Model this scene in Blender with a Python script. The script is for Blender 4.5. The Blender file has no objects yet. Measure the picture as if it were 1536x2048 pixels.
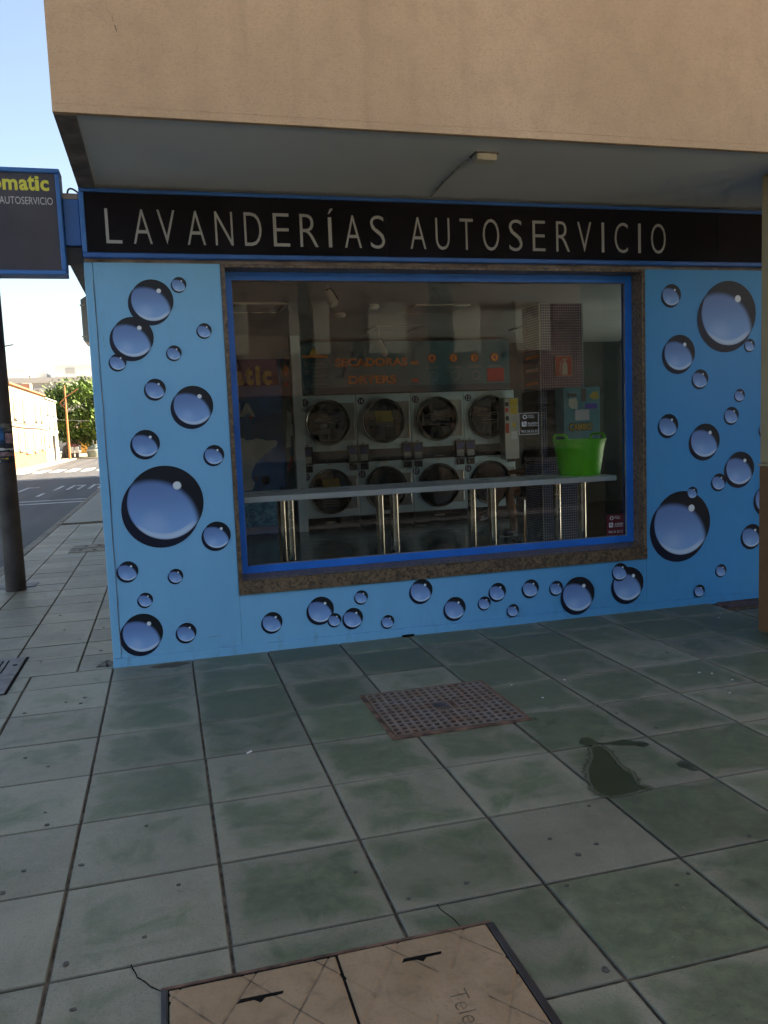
import bpy, bmesh, math, random
from mathutils import Vector, Matrix
random.seed(7)
R = math.radians
scene = bpy.context.scene

# ------------------------------------------------------------------ camera
cam_d = bpy.data.cameras.new("camera")
cam = bpy.data.objects.new("camera", cam_d)
scene.collection.objects.link(cam)
cam_d.sensor_fit = 'VERTICAL'
cam_d.sensor_height = 32.0
cam_d.lens = 32.0 * 1632.6 / 2048.0
cam_d.clip_start = 0.05
cam_d.clip_end = 2000
_r = Vector((0.9644239, -0.26130828, -0.04005649))
_u = Vector((0.06515135, 0.08808819, 0.99397976))
_f = Vector((0.25620664, 0.96122758, -0.10197894))
cam.matrix_world = Matrix(((_r.x, _u.x, -_f.x, 0.4014), (_r.y, _u.y, -_f.y, -5.5549), (_r.z, _u.z, -_f.z, 1.5), (0, 0, 0, 1)))
scene.camera = cam

# ------------------------------------------------------------------ sky, sun, exposure
SUN_AZ = 5.0      # degrees from +X towards +Y (where the sun stands)
SUN_EL = 38.0
world = bpy.data.worlds.new("World")
scene.world = world
world.use_nodes = True
wn = world.node_tree.nodes
wn.clear()
sky = wn.new('ShaderNodeTexSky')
sky.sky_type = 'NISHITA'
sky.sun_disc = False
sky.sun_elevation = R(SUN_EL)
sky.sun_rotation = R(90 - SUN_AZ)
sky.air_density = 1.0
sky.dust_density = 1.2
sky.ozone_density = 1.0
bg = wn.new('ShaderNodeBackground')
bg.inputs[1].default_value = 0.05
wo = wn.new('ShaderNodeOutputWorld')
world.node_tree.links.new(sky.outputs[0], bg.inputs[0])
world.node_tree.links.new(bg.outputs[0], wo.inputs[0])
sl = bpy.data.lights.new("sun", 'SUN')
sl.energy = 5.0
sl.angle = R(0.5)
sl.color = (1.0, 0.93, 0.82)
sun = bpy.data.objects.new("sun", sl)
scene.collection.objects.link(sun)
sd = Vector((math.cos(R(SUN_AZ)) * math.cos(R(SUN_EL)), math.sin(R(SUN_AZ)) * math.cos(R(SUN_EL)), math.sin(R(SUN_EL))))
sun.rotation_euler = sd.to_track_quat('Z', 'Y').to_euler()
sun.location = (20, 20, 40)
vs = scene.view_settings
vs.view_transform = 'Standard'
vs.look = 'None'
vs.exposure = 2.75
vs.gamma = 1.0
vs.use_curve_mapping = False
vs.use_white_balance = True
vs.white_balance_temperature = 7500
scene.cycles.max_bounces = 7
scene.cycles.diffuse_bounces = 4
scene.cycles.glossy_bounces = 3
scene.cycles.transparent_max_bounces = 12
scene.cycles.caustics_reflective = False
scene.cycles.caustics_refractive = False
scene.cycles.use_denoising = True
scene.cycles.use_adaptive_sampling = True
scene.cycles.adaptive_threshold = 0.018
scene.cycles.adaptive_min_samples = 8

# ------------------------------------------------------------------ materials
class NT:
    def __init__(s, name):
        s.m = bpy.data.materials.new(name)
        s.m.use_nodes = True
        s.t = s.m.node_tree
        s.t.nodes.clear()
        s.out = s.t.nodes.new('ShaderNodeOutputMaterial')
    def n(s, typ, ins=None, **kw):
        nd = s.t.nodes.new('ShaderNode' + typ)
        for k, v in kw.items():
            setattr(nd, k, v)
        for k, v in (ins or {}).items():
            if hasattr(v, 'bl_rna') and isinstance(v, bpy.types.NodeSocket):
                s.t.links.new(v, nd.inputs[k])
            else:
                nd.inputs[k].default_value = v
        return nd
    def math(s, op, a, b=0.0, c=0.0, clamp=False):
        return s.n('Math', {0: a, 1: b, 2: c}, operation=op, use_clamp=clamp).outputs[0]
    def step(s, v, lo, hi):
        nd = s.n('MapRange', {0: v, 1: lo, 2: hi, 3: 0.0, 4: 1.0}, interpolation_type='SMOOTHSTEP')
        return nd.outputs[0]
    def mix(s, f, a, b, blend='MIX'):
        nd = s.n('Mix', {0: f}, data_type='RGBA', blend_type=blend)
        for i, v in ((6, a), (7, b)):
            if isinstance(v, bpy.types.NodeSocket):
                s.t.links.new(v, nd.inputs[i])
            else:
                nd.inputs[i].default_value = (*v[:3], 1)
        return nd.outputs[2]
    def noise(s, vec, scale, detail=4.0, rough=0.55, dist=0.0):
        ins = {'Scale': scale, 'Detail': detail, 'Roughness': rough, 'Distortion': dist}
        if vec is not None:
            ins['Vector'] = vec
        return s.n('TexNoise', ins).outputs[0]
    def bsdf(s, col, rough=0.5, metal=0.0, spec=0.5, normal=None, **extra):
        ins = {'Roughness': rough, 'Metallic': metal, 'Specular IOR Level': spec}
        b = s.n('BsdfPrincipled', ins)
        if isinstance(col, bpy.types.NodeSocket):
            s.t.links.new(col, b.inputs['Base Color'])
        else:
            b.inputs['Base Color'].default_value = (*col[:3], 1)
        if normal is not None:
            s.t.links.new(normal, b.inputs['Normal'])
        for k, v in extra.items():
            b.inputs[k].default_value = v
        s.t.links.new(b.outputs[0], s.out.inputs[0])
        return b
    def bump(s, h, strength=0.3, dist=0.01):
        return s.n('Bump', {'Height': h, 'Strength': strength, 'Distance': dist}).outputs[0]
    def coord(s, which='Object'):
        return s.n('TexCoord').outputs[which]
    def geo(s):
        return s.n('NewGeometry').outputs['Position']
    def scaled(s, vec, sc):
        return s.n('Mapping', {'Vector': vec, 'Scale': sc}).outputs[0]

def plain(name, col, rough=0.5, metal=0.0, spec=0.5, var=0.12, scale=6.0, bump=0.0, bscale=60.0, extra=None):
    t = NT(name)
    p = t.geo()
    nz = t.noise(p, scale, 5)
    dark = tuple(c * (1 - var * 2) for c in col)
    lite = tuple(min(1, c * (1 + var)) for c in col)
    c = t.mix(t.step(nz, 0.3, 0.7), dark, lite)
    nr = None
    if bump:
        nr = t.bump(t.noise(p, bscale, 3), bump, 0.004)
    rg = t.math('MULTIPLY_ADD', t.noise(p, scale * 2.3, 3), 0.25, rough - 0.12)
    b = t.bsdf(c, rough, metal, spec, nr, **(extra or {}))
    t.t.links.new(rg, b.inputs['Roughness'])
    return t.m

M = {}

def m_stucco(name, col, col2):
    t = NT(name)
    p = t.geo()
    big = t.noise(t.scaled(p, (0.7, 0.7, 0.5)), 1.1, 5, 0.6)
    med = t.noise(p, 7, 5, 0.65)
    fine = t.noise(t.scaled(p, (1, 1, 2.0)), 75, 3, 0.6)
    c = t.mix(t.step(big, 0.3, 0.72), col2, col)
    c = t.mix(t.math('MULTIPLY', t.step(med, 0.40, 0.72), 0.38), c, tuple(v * 0.72 for v in col))
    c = t.mix(t.math('MULTIPLY', t.step(fine, 0.45, 0.75), 0.45), c, tuple(v * 0.6 for v in col))
    stk = t.noise(t.scaled(p, (5.0, 5.0, 0.22)), 1.6, 4, 0.6)
    c = t.mix(t.math('MULTIPLY', t.step(stk, 0.5, 0.78), 0.22), c, tuple(v * 0.55 for v in col))
    # small chips
    vo = t.n('TexVoronoi', {'Vector': t.scaled(p, (1, 1, 0.6)), 'Scale': 1.7, 'Randomness': 1.0})
    chip = t.step(vo.outputs['Distance'], 0.022, 0.012)
    c = t.mix(chip, c, (0.05, 0.04, 0.035))
    h = t.math('ADD', t.noise(t.scaled(p, (1, 1, 1.5)), 90, 4, 0.7), t.math('MULTIPLY', med, 0.6))
    t.bsdf(c, 0.9, 0, 0.15, t.bump(h, 0.75, 0.006))
    return t.m

M['stucco'] = m_stucco('beige_stucco', (0.585, 0.405, 0.262), (0.50, 0.34, 0.212))
M['col_cream'] = m_stucco('cream_column_paint', (0.42, 0.33, 0.21), (0.36, 0.28, 0.17))
M['col_brown'] = m_stucco('brown_column_paint', (0.22, 0.11, 0.055), (0.18, 0.09, 0.045))
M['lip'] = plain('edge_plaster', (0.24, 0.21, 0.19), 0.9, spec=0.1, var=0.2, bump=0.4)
M['soffit'] = plain('soffit_paint', (0.60, 0.63, 0.63), 0.9, spec=0.1, var=0.025, scale=0.8, bump=0.1, bscale=40)

def m_vinyl():
    t = NT('blue_vinyl_print')
    p = t.geo()
    sx = t.n('SeparateXYZ', {0: p})
    g = t.step(sx.outputs[0], 0.6, 5.0)
    c = t.mix(g, (0.185, 0.475, 0.735), (0.04, 0.295, 0.62))
    nz = t.noise(t.scaled(p, (1, 1, 0.35)), 2.2, 4)
    c = t.mix(t.math('MULTIPLY', t.step(nz, 0.35, 0.8), 0.16), c, (0.05, 0.22, 0.40))
    gr = t.noise(t.scaled(p, (1.2, 1, 0.4)), 14, 6, 0.7)
    low = t.step(t.math('MULTIPLY_ADD', t.noise(p, 5, 4), 0.22, sx.outputs[2]), 0.27, 0.08)
    dirt = t.math('MULTIPLY', t.step(gr, 0.5, 0.78), t.math('MULTIPLY_ADD', low, 0.4, 0.1))
    c = t.mix(dirt, c, (0.10, 0.13, 0.13))
    h = t.noise(t.scaled(p, (1, 1, 0.5)), 5, 3)
    b = t.bsdf(c, 0.42, 0, 0.4, t.bump(h, 0.06, 0.02))
    t.t.links.new(t.math('MULTIPLY_ADD', gr, 0.2, 0.32), b.inputs['Roughness'])
    return t.m
M['vinyl'] = m_vinyl()

def m_drop():
    t = NT('droplet_print')
    uv = t.n('UVMap').outputs[0]
    s = t.n('SeparateXYZ', {0: uv})
    u, v = s.outputs[0], s.outputs[1]
    def dist(cx, cy):
        a = t.math('SUBTRACT', u, cx)
        b = t.math('SUBTRACT', v, cy)
        return t.math('SQRT', t.math('ADD', t.math('MULTIPLY', a, a), t.math('MULTIPLY', b, b)))
    d0 = dist(0, 0)
    body = t.step(d0, 1.0, 0.975)
    blue = t.step(dist(-0.38, -0.60), 1.30, 1.10)
    vv = t.step(v, 0.6, -0.9)
    bc = t.mix(vv, (0.13, 0.235, 0.50), (0.22, 0.42, 0.76))
    glow = t.math('MULTIPLY', t.step(dist(-0.35, -0.62), 0.55, 0.0), 0.5)
    bc = t.mix(glow, bc, (0.40, 0.58, 0.85))
    # thin lighter crescent along the lower rim
    cres = t.math('MULTIPLY', t.step(dist(-0.05, 0.14), 0.93, 1.02), t.step(v, -0.45, -0.75))
    bc = t.mix(t.math('MULTIPLY', cres, 0.7), bc, (0.62, 0.74, 0.86))
    rim = t.step(d0, 0.93, 1.0)
    bc = t.mix(t.math('MULTIPLY', rim, 0.45), bc, (0.03, 0.08, 0.26))
    inner = t.mix(blue, (0.006, 0.008, 0.014), bc)
    dot = t.step(dist(0.33, 0.45), 0.125, 0.09)
    inner = t.mix(dot, inner, (0.72, 0.78, 0.82))
    c = t.mix(body, (0.004, 0.007, 0.025), inner)
    t.bsdf(c, 0.42, 0, 0.4)
    return t.m
M['drop'] = m_drop()

def m_granite():
    t = NT('brown_granite')
    p = t.geo()
    v1 = t.n('TexVoronoi', {'Vector': p, 'Scale': 70.0})
    n1 = t.noise(t.scaled(p, (1, 1, 1)), 42, 5, 0.75)
    n2 = t.noise(p, 5, 4)
    c = t.mix(t.step(n1, 0.40, 0.60), (0.010, 0.0075, 0.006), (0.19, 0.118, 0.066))
    c = t.mix(t.math('MULTIPLY', t.step(v1.outputs['Distance'], 0.25, 0.55), 0.3), c, (0.24, 0.17, 0.11))
    c = t.mix(t.math('MULTIPLY', t.step(n2, 0.45, 0.7), 0.45), c, (0.06, 0.042, 0.03))
    t.bsdf(c, 0.35, 0, 0.5, t.bump(n1, 0.15, 0.002))
    return t.m
M['granite'] = m_granite()

def m_bluepaint(name, col, chip=True):
    t = NT(name)
    p = t.geo()
    c = t.mix(t.step(t.noise(p, 3, 4), 0.3, 0.7), tuple(v * 0.82 for v in col), col)
    if chip:
        ch = t.step(t.noise(p, 45, 5, 0.7), 0.69, 0.73)
        c = t.mix(ch, c, (0.35, 0.36, 0.36))
    t.bsdf(c, 0.38, 0, 0.5, t.bump(t.noise(p, 30, 3), 0.05, 0.003))
    return t.m
M['blueframe'] = m_bluepaint('blue_frame_paint', (0.003, 0.165, 0.66))
M['bluerail'] = m_bluepaint('blue_rail_paint', (0.018, 0.12, 0.40), False)
M['bluesign'] = m_bluepaint('blue_sign_edge', (0.03, 0.16, 0.46), False)
M['fascia'] = plain('dark_fascia_panel', (0.009, 0.0075, 0.011), 0.6, spec=0.12, var=0.25, scale=1.2)
M['letter'] = plain('grey_white_letter', (0.36, 0.37, 0.37), 0.55, var=0.06, scale=3)
M['signface'] = plain('dark_sign_face', (0.055, 0.048, 0.062), 0.45, spec=0.4, var=0.15, scale=2)
M['yellow'] = plain('yellow_lettering', (0.66, 0.64, 0.07), 0.5, var=0.05)
M['signwhite'] = plain('sign_white_lettering', (0.5, 0.5, 0.5), 0.5, var=0.03)
M['black'] = plain('black_plastic', (0.012, 0.012, 0.013), 0.45, var=0.1)
M['darkmetal'] = plain('dark_painted_metal', (0.062, 0.053, 0.052), 0.45, 0.3, var=0.3, scale=3)

def m_tile(name, green, pale, dirt=(0.10, 0.085, 0.065)):
    t = NT(name)
    p = t.geo()
    oi = t.n('ObjectInfo')
    rnd = oi.outputs['Random']
    uv = t.n('UVMap').outputs[0]
    s = t.n('SeparateXYZ', {0: uv})
    def edge(o):
        return t.math('MULTIPLY', t.math('SUBTRACT', 0.5, t.math('ABSOLUTE', t.math('SUBTRACT', o, 0.5))), 2.0)
    e = t.math('MINIMUM', edge(s.outputs[0]), edge(s.outputs[1]))
    off = t.n('Combine' + 'XYZ', {0: t.math('MULTIPLY', rnd, 37.0), 1: t.math('MULTIPLY', rnd, 91.0), 2: rnd})
    pv = t.n('VectorMath', {0: p, 1: off.outputs[0]}, operation='ADD').outputs[0]
    n1 = t.noise(pv, 4.2, 6, 0.62, 0.6)
    n2 = t.noise(pv, 17, 6, 0.7)
    n3 = t.noise(pv, 150, 3, 0.7)
    pa = t.n('Attribute', attribute_type='OBJECT', attribute_name='pale').outputs['Fac']
    # green weathering sits in the middle of each slab and thins out to the worn rim
    k = t.math('ADD', t.math('MULTIPLY', t.math('MINIMUM', e, 0.36), 1.9), t.math('MULTIPLY_ADD', n1, 3.0, -1.5))
    k = t.math('ADD', k, t.math('MULTIPLY_ADD', n2, 0.5, -0.25))
    k = t.math('ADD', k, t.math('MULTIPLY_ADD', t.math('FRACT', t.math('MULTIPLY', rnd, 17.3)), 0.7, -0.35))
    k = t.math('SUBTRACT', k, pa)
    gm = t.step(k, 0.0, 0.8)
    g2 = t.mix(t.step(n2, 0.3, 0.75), tuple(v * 0.72 for v in green), tuple(v * 1.22 for v in green))
    p2 = t.mix(t.step(n1, 0.3, 0.7), tuple(v * 0.86 for v in pale), pale)
    c = t.mix(gm, p2, g2)
    c = t.mix(t.math('MULTIPLY', t.step(t.noise(p, 2.1, 5), 0.48, 0.78), 0.30), c, dirt)
    c = t.mix(t.math('MULTIPLY', t.step(n3, 0.48, 0.72), 0.5), c, tuple(v * 0.62 for v in green))
    sp_ = t.noise(p, 46, 4, 0.75)
    c = t.mix(t.math('MULTIPLY', t.step(sp_, 0.62, 0.72), 0.55), c, tuple(v * 0.5 for v in dirt))
    c = t.mix(t.math('MULTIPLY', t.step(sp_, 0.36, 0.28), 0.45), c, tuple(min(1, v * 1.35) for v in pale))
    wash = t.noise(t.scaled(p, (1.0, 0.6, 1)), 1.3, 6, 0.7, 0.8)
    c = t.mix(t.math('MULTIPLY', t.step(wash, 0.5, 0.72), 0.45), c, tuple(v * 0.62 for v in green))
    c = t.mix(t.math('MULTIPLY', t.step(e, 0.02, 0.004), 0.6), c, (0.075, 0.062, 0.048))
    tint = t.math('MULTIPLY_ADD', rnd, 0.32, 0.80)
    c = t.mix(1.0, c, t.n('CombineXYZ', {0: tint, 1: tint, 2: tint}).outputs[0], 'MULTIPLY')
    b = t.bsdf(c, 0.5, 0, 0.3, t.bump(t.math('ADD', n3, t.math('MULTIPLY', n2, 2.0)), 0.35, 0.004))
    t.t.links.new(t.math('MULTIPLY_ADD', n2, 0.35, 0.33), b.inputs['Roughness'])
    return t.m
M['tile'] = m_tile('green_slab', (0.128, 0.147, 0.088), (0.248, 0.233, 0.170))
M['tile2'] = m_tile('grey_slab', (0.20, 0.192, 0.145), (0.27, 0.255, 0.19))
M['mortar'] = plain('joint_mortar', (0.13, 0.10, 0.07), 0.95, spec=0.1, var=0.3, scale=20, bump=0.5)
M['bouncepave'] = plain('pale_bounce_paving', (0.62, 0.55, 0.45), 0.85, var=0.12, scale=1.5)  # pale colour meant to bounce sunlight onto facade and soffit
M['kerb'] = plain('kerb_stone', (0.26, 0.235, 0.19), 0.85, var=0.2, scale=5, bump=0.3)
M['redtile'] = plain('red_clay_paver', (0.10, 0.05, 0.04), 0.7, var=0.25, scale=30)

def m_asphalt():
    t = NT('asphalt')
    p = t.geo()
    st = t.noise(t.scaled(p, (1.1, 0.05, 1)), 1.4, 5, 0.6)
    n2 = t.noise(p, 0.35, 5)
    n3 = t.noise(p, 160, 2)
    c = t.mix(t.step(st, 0.35, 0.7), (0.042, 0.043, 0.047), (0.078, 0.078, 0.082))
    c = t.mix(t.math('MULTIPLY', t.step(n2, 0.4, 0.7), 0.4), c, (0.05, 0.05, 0.053))
    c = t.mix(t.math('MULTIPLY', t.step(n3, 0.4, 0.8), 0.3), c, (0.11, 0.11, 0.11))
    t.bsdf(c, 0.7, 0, 0.4, t.bump(n3, 0.3, 0.004))
    return t.m
M['asphalt'] = m_asphalt()
def m_worn_paint():
    t = NT('road_paint')
    p = t.geo()
    c = t.mix(t.step(t.noise(p, 3, 6, 0.75), 0.36, 0.5), (0.12, 0.12, 0.12), (0.62, 0.62, 0.60))
    t.bsdf(c, 0.7, 0, 0.3)
    return t.m
M['paint'] = m_worn_paint()
M['farpave'] = plain('far_pavement', (0.34, 0.28, 0.20), 0.9, var=0.15, scale=2)

def m_rust():
    t = NT('rusty_iron')
    p = t.geo()
    n1 = t.noise(p, 9, 6, 0.65)
    n2 = t.noise(p, 60, 4, 0.7)
    c = t.mix(t.step(n1, 0.35, 0.65), (0.205, 0.172, 0.152), (0.20, 0.125, 0.085))
    c = t.mix(t.math('MULTIPLY', t.step(n1, 0.60, 0.74), 0.7), c, (0.30, 0.15, 0.05))
    c = t.mix(t.math('MULTIPLY', t.step(n2, 0.5, 0.8), 0.45), c, (0.08, 0.05, 0.04))
    t.bsdf(c, 0.65, 0.25, 0.4, t.bump(n2, 0.4, 0.002))
    return t.m
M['rust'] = m_rust()
M['rustframe'] = plain('rusty_frame', (0.16, 0.085, 0.055), 0.8, 0.1, var=0.35, scale=14, bump=0.5)
M['pit'] = plain('dark_pit', (0.010, 0.009, 0.008), 0.9, spec=0.05)  # near-black colour stands in for the shade inside holes and slots

def m_covcon():
    t = NT('tan_cast_concrete')
    p = t.geo()
    n1 = t.noise(p, 5, 6, 0.65)
    n2 = t.noise(p, 90, 4, 0.7)
    c = t.mix(t.step(n1, 0.3, 0.7), (0.25, 0.165, 0.09), (0.33, 0.225, 0.135))
    c = t.mix(t.math('MULTIPLY', t.step(n2, 0.5, 0.8), 0.4), c, (0.10, 0.07, 0.045))
    wr = t.noise(t.scaled(p, (1, 1, 1)), 13, 6, 0.75, 0.7)
    c = t.mix(t.math('MULTIPLY', t.step(wr, 0.5, 0.68), 0.45), c, (0.135, 0.095, 0.06))
    t.bsdf(c, 0.8, 0, 0.3, t.bump(t.math('ADD', n2, n1), 0.3, 0.002))
    return t.m
M['cover'] = m_covcon()
M['covdark'] = plain('cast_letters_groove_shade', (0.17, 0.117, 0.07), 0.8, var=0.2, scale=20)  # cast letters, and the shade strips laid in the grooves
M['ventiron'] = plain('grey_cast_iron', (0.17, 0.155, 0.155), 0.6, 0.2, var=0.15, scale=12, bump=0.2)
M['wet'] = plain('wet_algae_film', (0.026, 0.032, 0.010), 0.2, var=0.3, scale=18, spec=0.5)
M['damp'] = plain('damp_slab', (0.060, 0.066, 0.038), 0.4, var=0.3, scale=25, spec=0.4)
M['gum'] = plain('trodden_gum', (0.075, 0.066, 0.058), 0.8, var=0.2, scale=40)
M['fleck'] = plain('white_fleck', (0.6, 0.6, 0.58), 0.8, var=0.05)

def m_glass(name, tint):
    t = NT(name)
    tr = t.n('BsdfTransparent', {0: (*tint, 1)})
    gl = t.n('BsdfGlossy', {'Roughness': 0.0, 'Color': (1, 1, 1, 1)})
    fr = t.n('Fresnel', {'IOR': 1.5})
    mx = t.n('MixShader', {0: fr.outputs[0], 1: tr.outputs[0], 2: gl.outputs[0]})
    t.t.links.new(mx.outputs[0], t.out.inputs[0])
    return t.m
M['glass'] = m_glass('window_glass', (0.98, 0.985, 0.975))
M['farglass'] = plain('far_window_glass', (0.03, 0.035, 0.04), 0.1, var=0.1)

# interior
M['in_floor'] = plain('dark_glossy_floor', (0.045, 0.05, 0.052), 0.17, var=0.15, scale=2, spec=0.8)
M['bouncefloor'] = plain('pale_bounce_floor', (0.40, 0.57, 0.68), 0.5, var=0.06, scale=2)  # blue tint cools the light this added floor bounces
M['in_ceil'] = plain('interior_ceiling', (0.50, 0.48, 0.44), 0.9, var=0.05, scale=1)
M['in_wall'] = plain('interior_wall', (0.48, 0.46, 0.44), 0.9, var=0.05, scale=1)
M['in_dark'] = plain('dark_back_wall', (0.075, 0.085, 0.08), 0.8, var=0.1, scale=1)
M['cabinet'] = plain('dryer_enamel', (0.76, 0.92, 0.93), 0.4, var=0.05, scale=2)
M['panelgrey'] = plain('dryer_side_panel', (0.36, 0.37, 0.34), 0.35, 0.4, var=0.05, scale=2)
M['ring'] = plain('dryer_door_ring', (0.05, 0.05, 0.047), 0.22, 0.6, var=0.1)
M['chrome'] = plain('chrome', (0.62, 0.61, 0.57), 0.15, 1.0, var=0.04)
M['doorglass'] = plain('dark_door_glass', (0.014, 0.015, 0.014), 0.06, var=0.1, spec=0.6)
M['band'] = plain('dark_brown_band', (0.055, 0.042, 0.036), 0.4, var=0.1)
M['screen'] = plain('blue_display', (0.05, 0.07, 0.25), 0.3, var=0.2, scale=30)
M['number'] = plain('navy_number_disc', (0.015, 0.03, 0.10), 0.4, var=0.05)
M['white'] = plain('white_print', (0.72, 0.72, 0.70), 0.5, var=0.03)
M['greytext'] = plain('grey_print', (0.32, 0.32, 0.30), 0.5, var=0.03)
M['orange'] = plain('orange_print', (0.85, 0.30, 0.05), 0.5, var=0.05)
M['redout'] = plain('dark_red_outline', (0.30, 0.035, 0.02), 0.5, var=0.05)
M['teal'] = plain('teal_header_print', (0.045, 0.18, 0.21), 0.5, var=0.12, scale=1.5)
M['teal2'] = plain('deep_teal_print', (0.015, 0.09, 0.125), 0.5, var=0.1, scale=1.5)
M['purple'] = plain('purple_print', (0.11, 0.04, 0.14), 0.5, var=0.05)
M['ochre'] = plain('ochre_print', (0.70, 0.47, 0.06), 0.5, var=0.05)
M['navy'] = plain('navy_print', (0.02, 0.17, 0.50), 0.5, var=0.2, scale=2)
M['mapgrey'] = plain('pale_map_print', (0.62, 0.70, 0.72), 0.5, var=0.08, scale=4)
def m_water():
    t = NT('pool_water_print')
    p = t.geo()
    n1 = t.noise(t.scaled(p, (1, 1, 1.6)), 7, 5, 0.6, 1.6)
    c = t.mix(t.step(n1, 0.38, 0.66), (0.01, 0.22, 0.50), (0.15, 0.72, 0.9))
    t.bsdf(c, 0.5)
    return t.m
M['water'] = m_water()
def m_mosaic():
    t = NT('blue_mosaic_tile')
    oi = t.n('ObjectInfo').outputs['Random']
    p = t.geo()
    q = t.n('VectorMath', {0: t.n('VectorMath', {0: p, 1: (36.0, 36.0, 36.0)}, operation='MULTIPLY').outputs[0]}, operation='FLOOR').outputs[0]
    w = t.n('TexWhiteNoise', {'Vector': q}, noise_dimensions='3D').outputs['Value']
    c = t.mix(w, (0.012, 0.022, 0.085), (0.05, 0.075, 0.20))
    t.bsdf(c, 0.2, 0, 0.5)
    return t.m
M['mosaic'] = m_mosaic()
M['grout'] = plain('pale_grout', (0.42, 0.44, 0.46), 0.9, var=0.05)
M['counter'] = plain('counter_laminate', (0.88, 0.91, 0.89), 0.3, var=0.04, scale=3)
M['leg'] = plain('brushed_steel_leg', (0.50, 0.48, 0.41), 0.24, 1.0, var=0.05, scale=3)
def m_bucket():
    t = NT('green_rubber')
    b = t.bsdf((0.12, 0.80, 0.02), 0.42, 0, 0.45)
    return t.m
M['bucket'] = m_bucket()
M['change'] = plain('teal_enamel', (0.085, 0.33, 0.37), 0.4, var=0.08, scale=4)
M['redsign'] = plain('red_sign', (0.55, 0.035, 0.025), 0.45, var=0.04)
M['cream'] = plain('cream_print', (0.68, 0.64, 0.48), 0.5, var=0.03)
M['maroon'] = plain('maroon_sticker', (0.10, 0.012, 0.022), 0.4, var=0.05)
M['violet'] = plain('violet_display', (0.09, 0.05, 0.55), 0.4, var=0.05)
M['yellowst'] = plain('yellow_sticker', (0.72, 0.50, 0.04), 0.5, var=0.05)
M['camwhite'] = plain('white_plastic', (0.62, 0.60, 0.53), 0.4, var=0.04)
M['boxwhite'] = plain('old_white_plastic', (0.50, 0.47, 0.38), 0.6, var=0.1, scale=15)
M['conduit'] = plain('dirty_cable', (0.34, 0.32, 0.27), 0.7, var=0.2, scale=15)
M['skin'] = plain('skin', (0.36, 0.17, 0.10), 0.55, var=0.08)
M['clothdark'] = plain('dark_cloth', (0.018, 0.018, 0.022), 0.9, var=0.2)
M['clothwhite'] = plain('white_cloth', (0.55, 0.55, 0.55), 0.9, var=0.05)
M['hair'] = plain('dark_hair', (0.012, 0.009, 0.007), 0.6, var=0.2)
# street
M['yhouse'] = m_stucco('yellow_house_paint', (0.52, 0.42, 0.28), (0.48, 0.385, 0.25))
M['ohouse'] = plain('orange_dado', (0.38, 0.17, 0.075), 0.9, var=0.12, scale=2)
M['whouse'] = plain('white_house_paint', (0.42, 0.36, 0.27), 0.9, var=0.05, scale=1)
M['greydado'] = plain('grey_dado', (0.30, 0.31, 0.30), 0.9, var=0.1)
M['shutter'] = plain('pale_shutter', (0.40, 0.33, 0.22), 0.7, var=0.05)
M['greyshutter'] = plain('grey_shutter', (0.15, 0.148, 0.13), 0.7, var=0.05)
M['housepane'] = plain('closed_blind', (0.22, 0.18, 0.12), 0.6, var=0.15)
M['redtrim'] = plain('red_roof_edge', (0.45, 0.16, 0.07), 0.8, var=0.1)
M['aptwhite'] = plain('apartment_white', (0.62, 0.60, 0.56), 0.9, var=0.03)
M['aptgrey'] = plain('apartment_grey', (0.36, 0.355, 0.34), 0.9, var=0.05)
M['orangewall'] = plain('orange_wall', (0.70, 0.36, 0.08), 0.9, var=0.05)
M['brickred'] = plain('brick_red_wall', (0.40, 0.15, 0.07), 0.9, var=0.1)
M['lampor'] = plain('orange_lamp_paint', (0.50, 0.20, 0.07), 0.6, var=0.1)
M['bark'] = plain('bark', (0.20, 0.15, 0.10), 0.95, var=0.3, scale=6, bump=0.6)
M['leaf'] = plain('leaf_green', (0.10, 0.17, 0.022), 0.6, var=0.4, scale=1.1, extra={'Transmission Weight': 0.0})
M['leaf2'] = plain('olive_leaf', (0.12, 0.14, 0.045), 0.6, var=0.35, scale=1.5)
M['palmleaf'] = plain('palm_leaf', (0.04, 0.075, 0.03), 0.6, var=0.3, scale=2)
M['igloo'] = plain('grey_green_bin', (0.22, 0.25, 0.20), 0.6, var=0.1)
M['terracotta'] = m_stucco('terracotta_wall', (0.085, 0.056, 0.046), (0.074, 0.049, 0.04))
M['shopdark'] = plain('dark_shopfront', (0.02, 0.025, 0.025), 0.3, var=0.2)
M['poster'] = plain('torn_poster_blue', (0.02, 0.10, 0.24), 0.7, var=0.4, scale=18)
M['poster2'] = plain('torn_poster_dark', (0.03, 0.035, 0.05), 0.7, var=0.4, scale=22)
M['posterp'] = plain('poster_pink', (0.35, 0.22, 0.24), 0.7, var=0.3, scale=18)
M['posterg'] = plain('poster_grey', (0.18, 0.17, 0.14), 0.8, var=0.4, scale=18)

# ------------------------------------------------------------------ geometry helpers
COL = scene.collection

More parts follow.
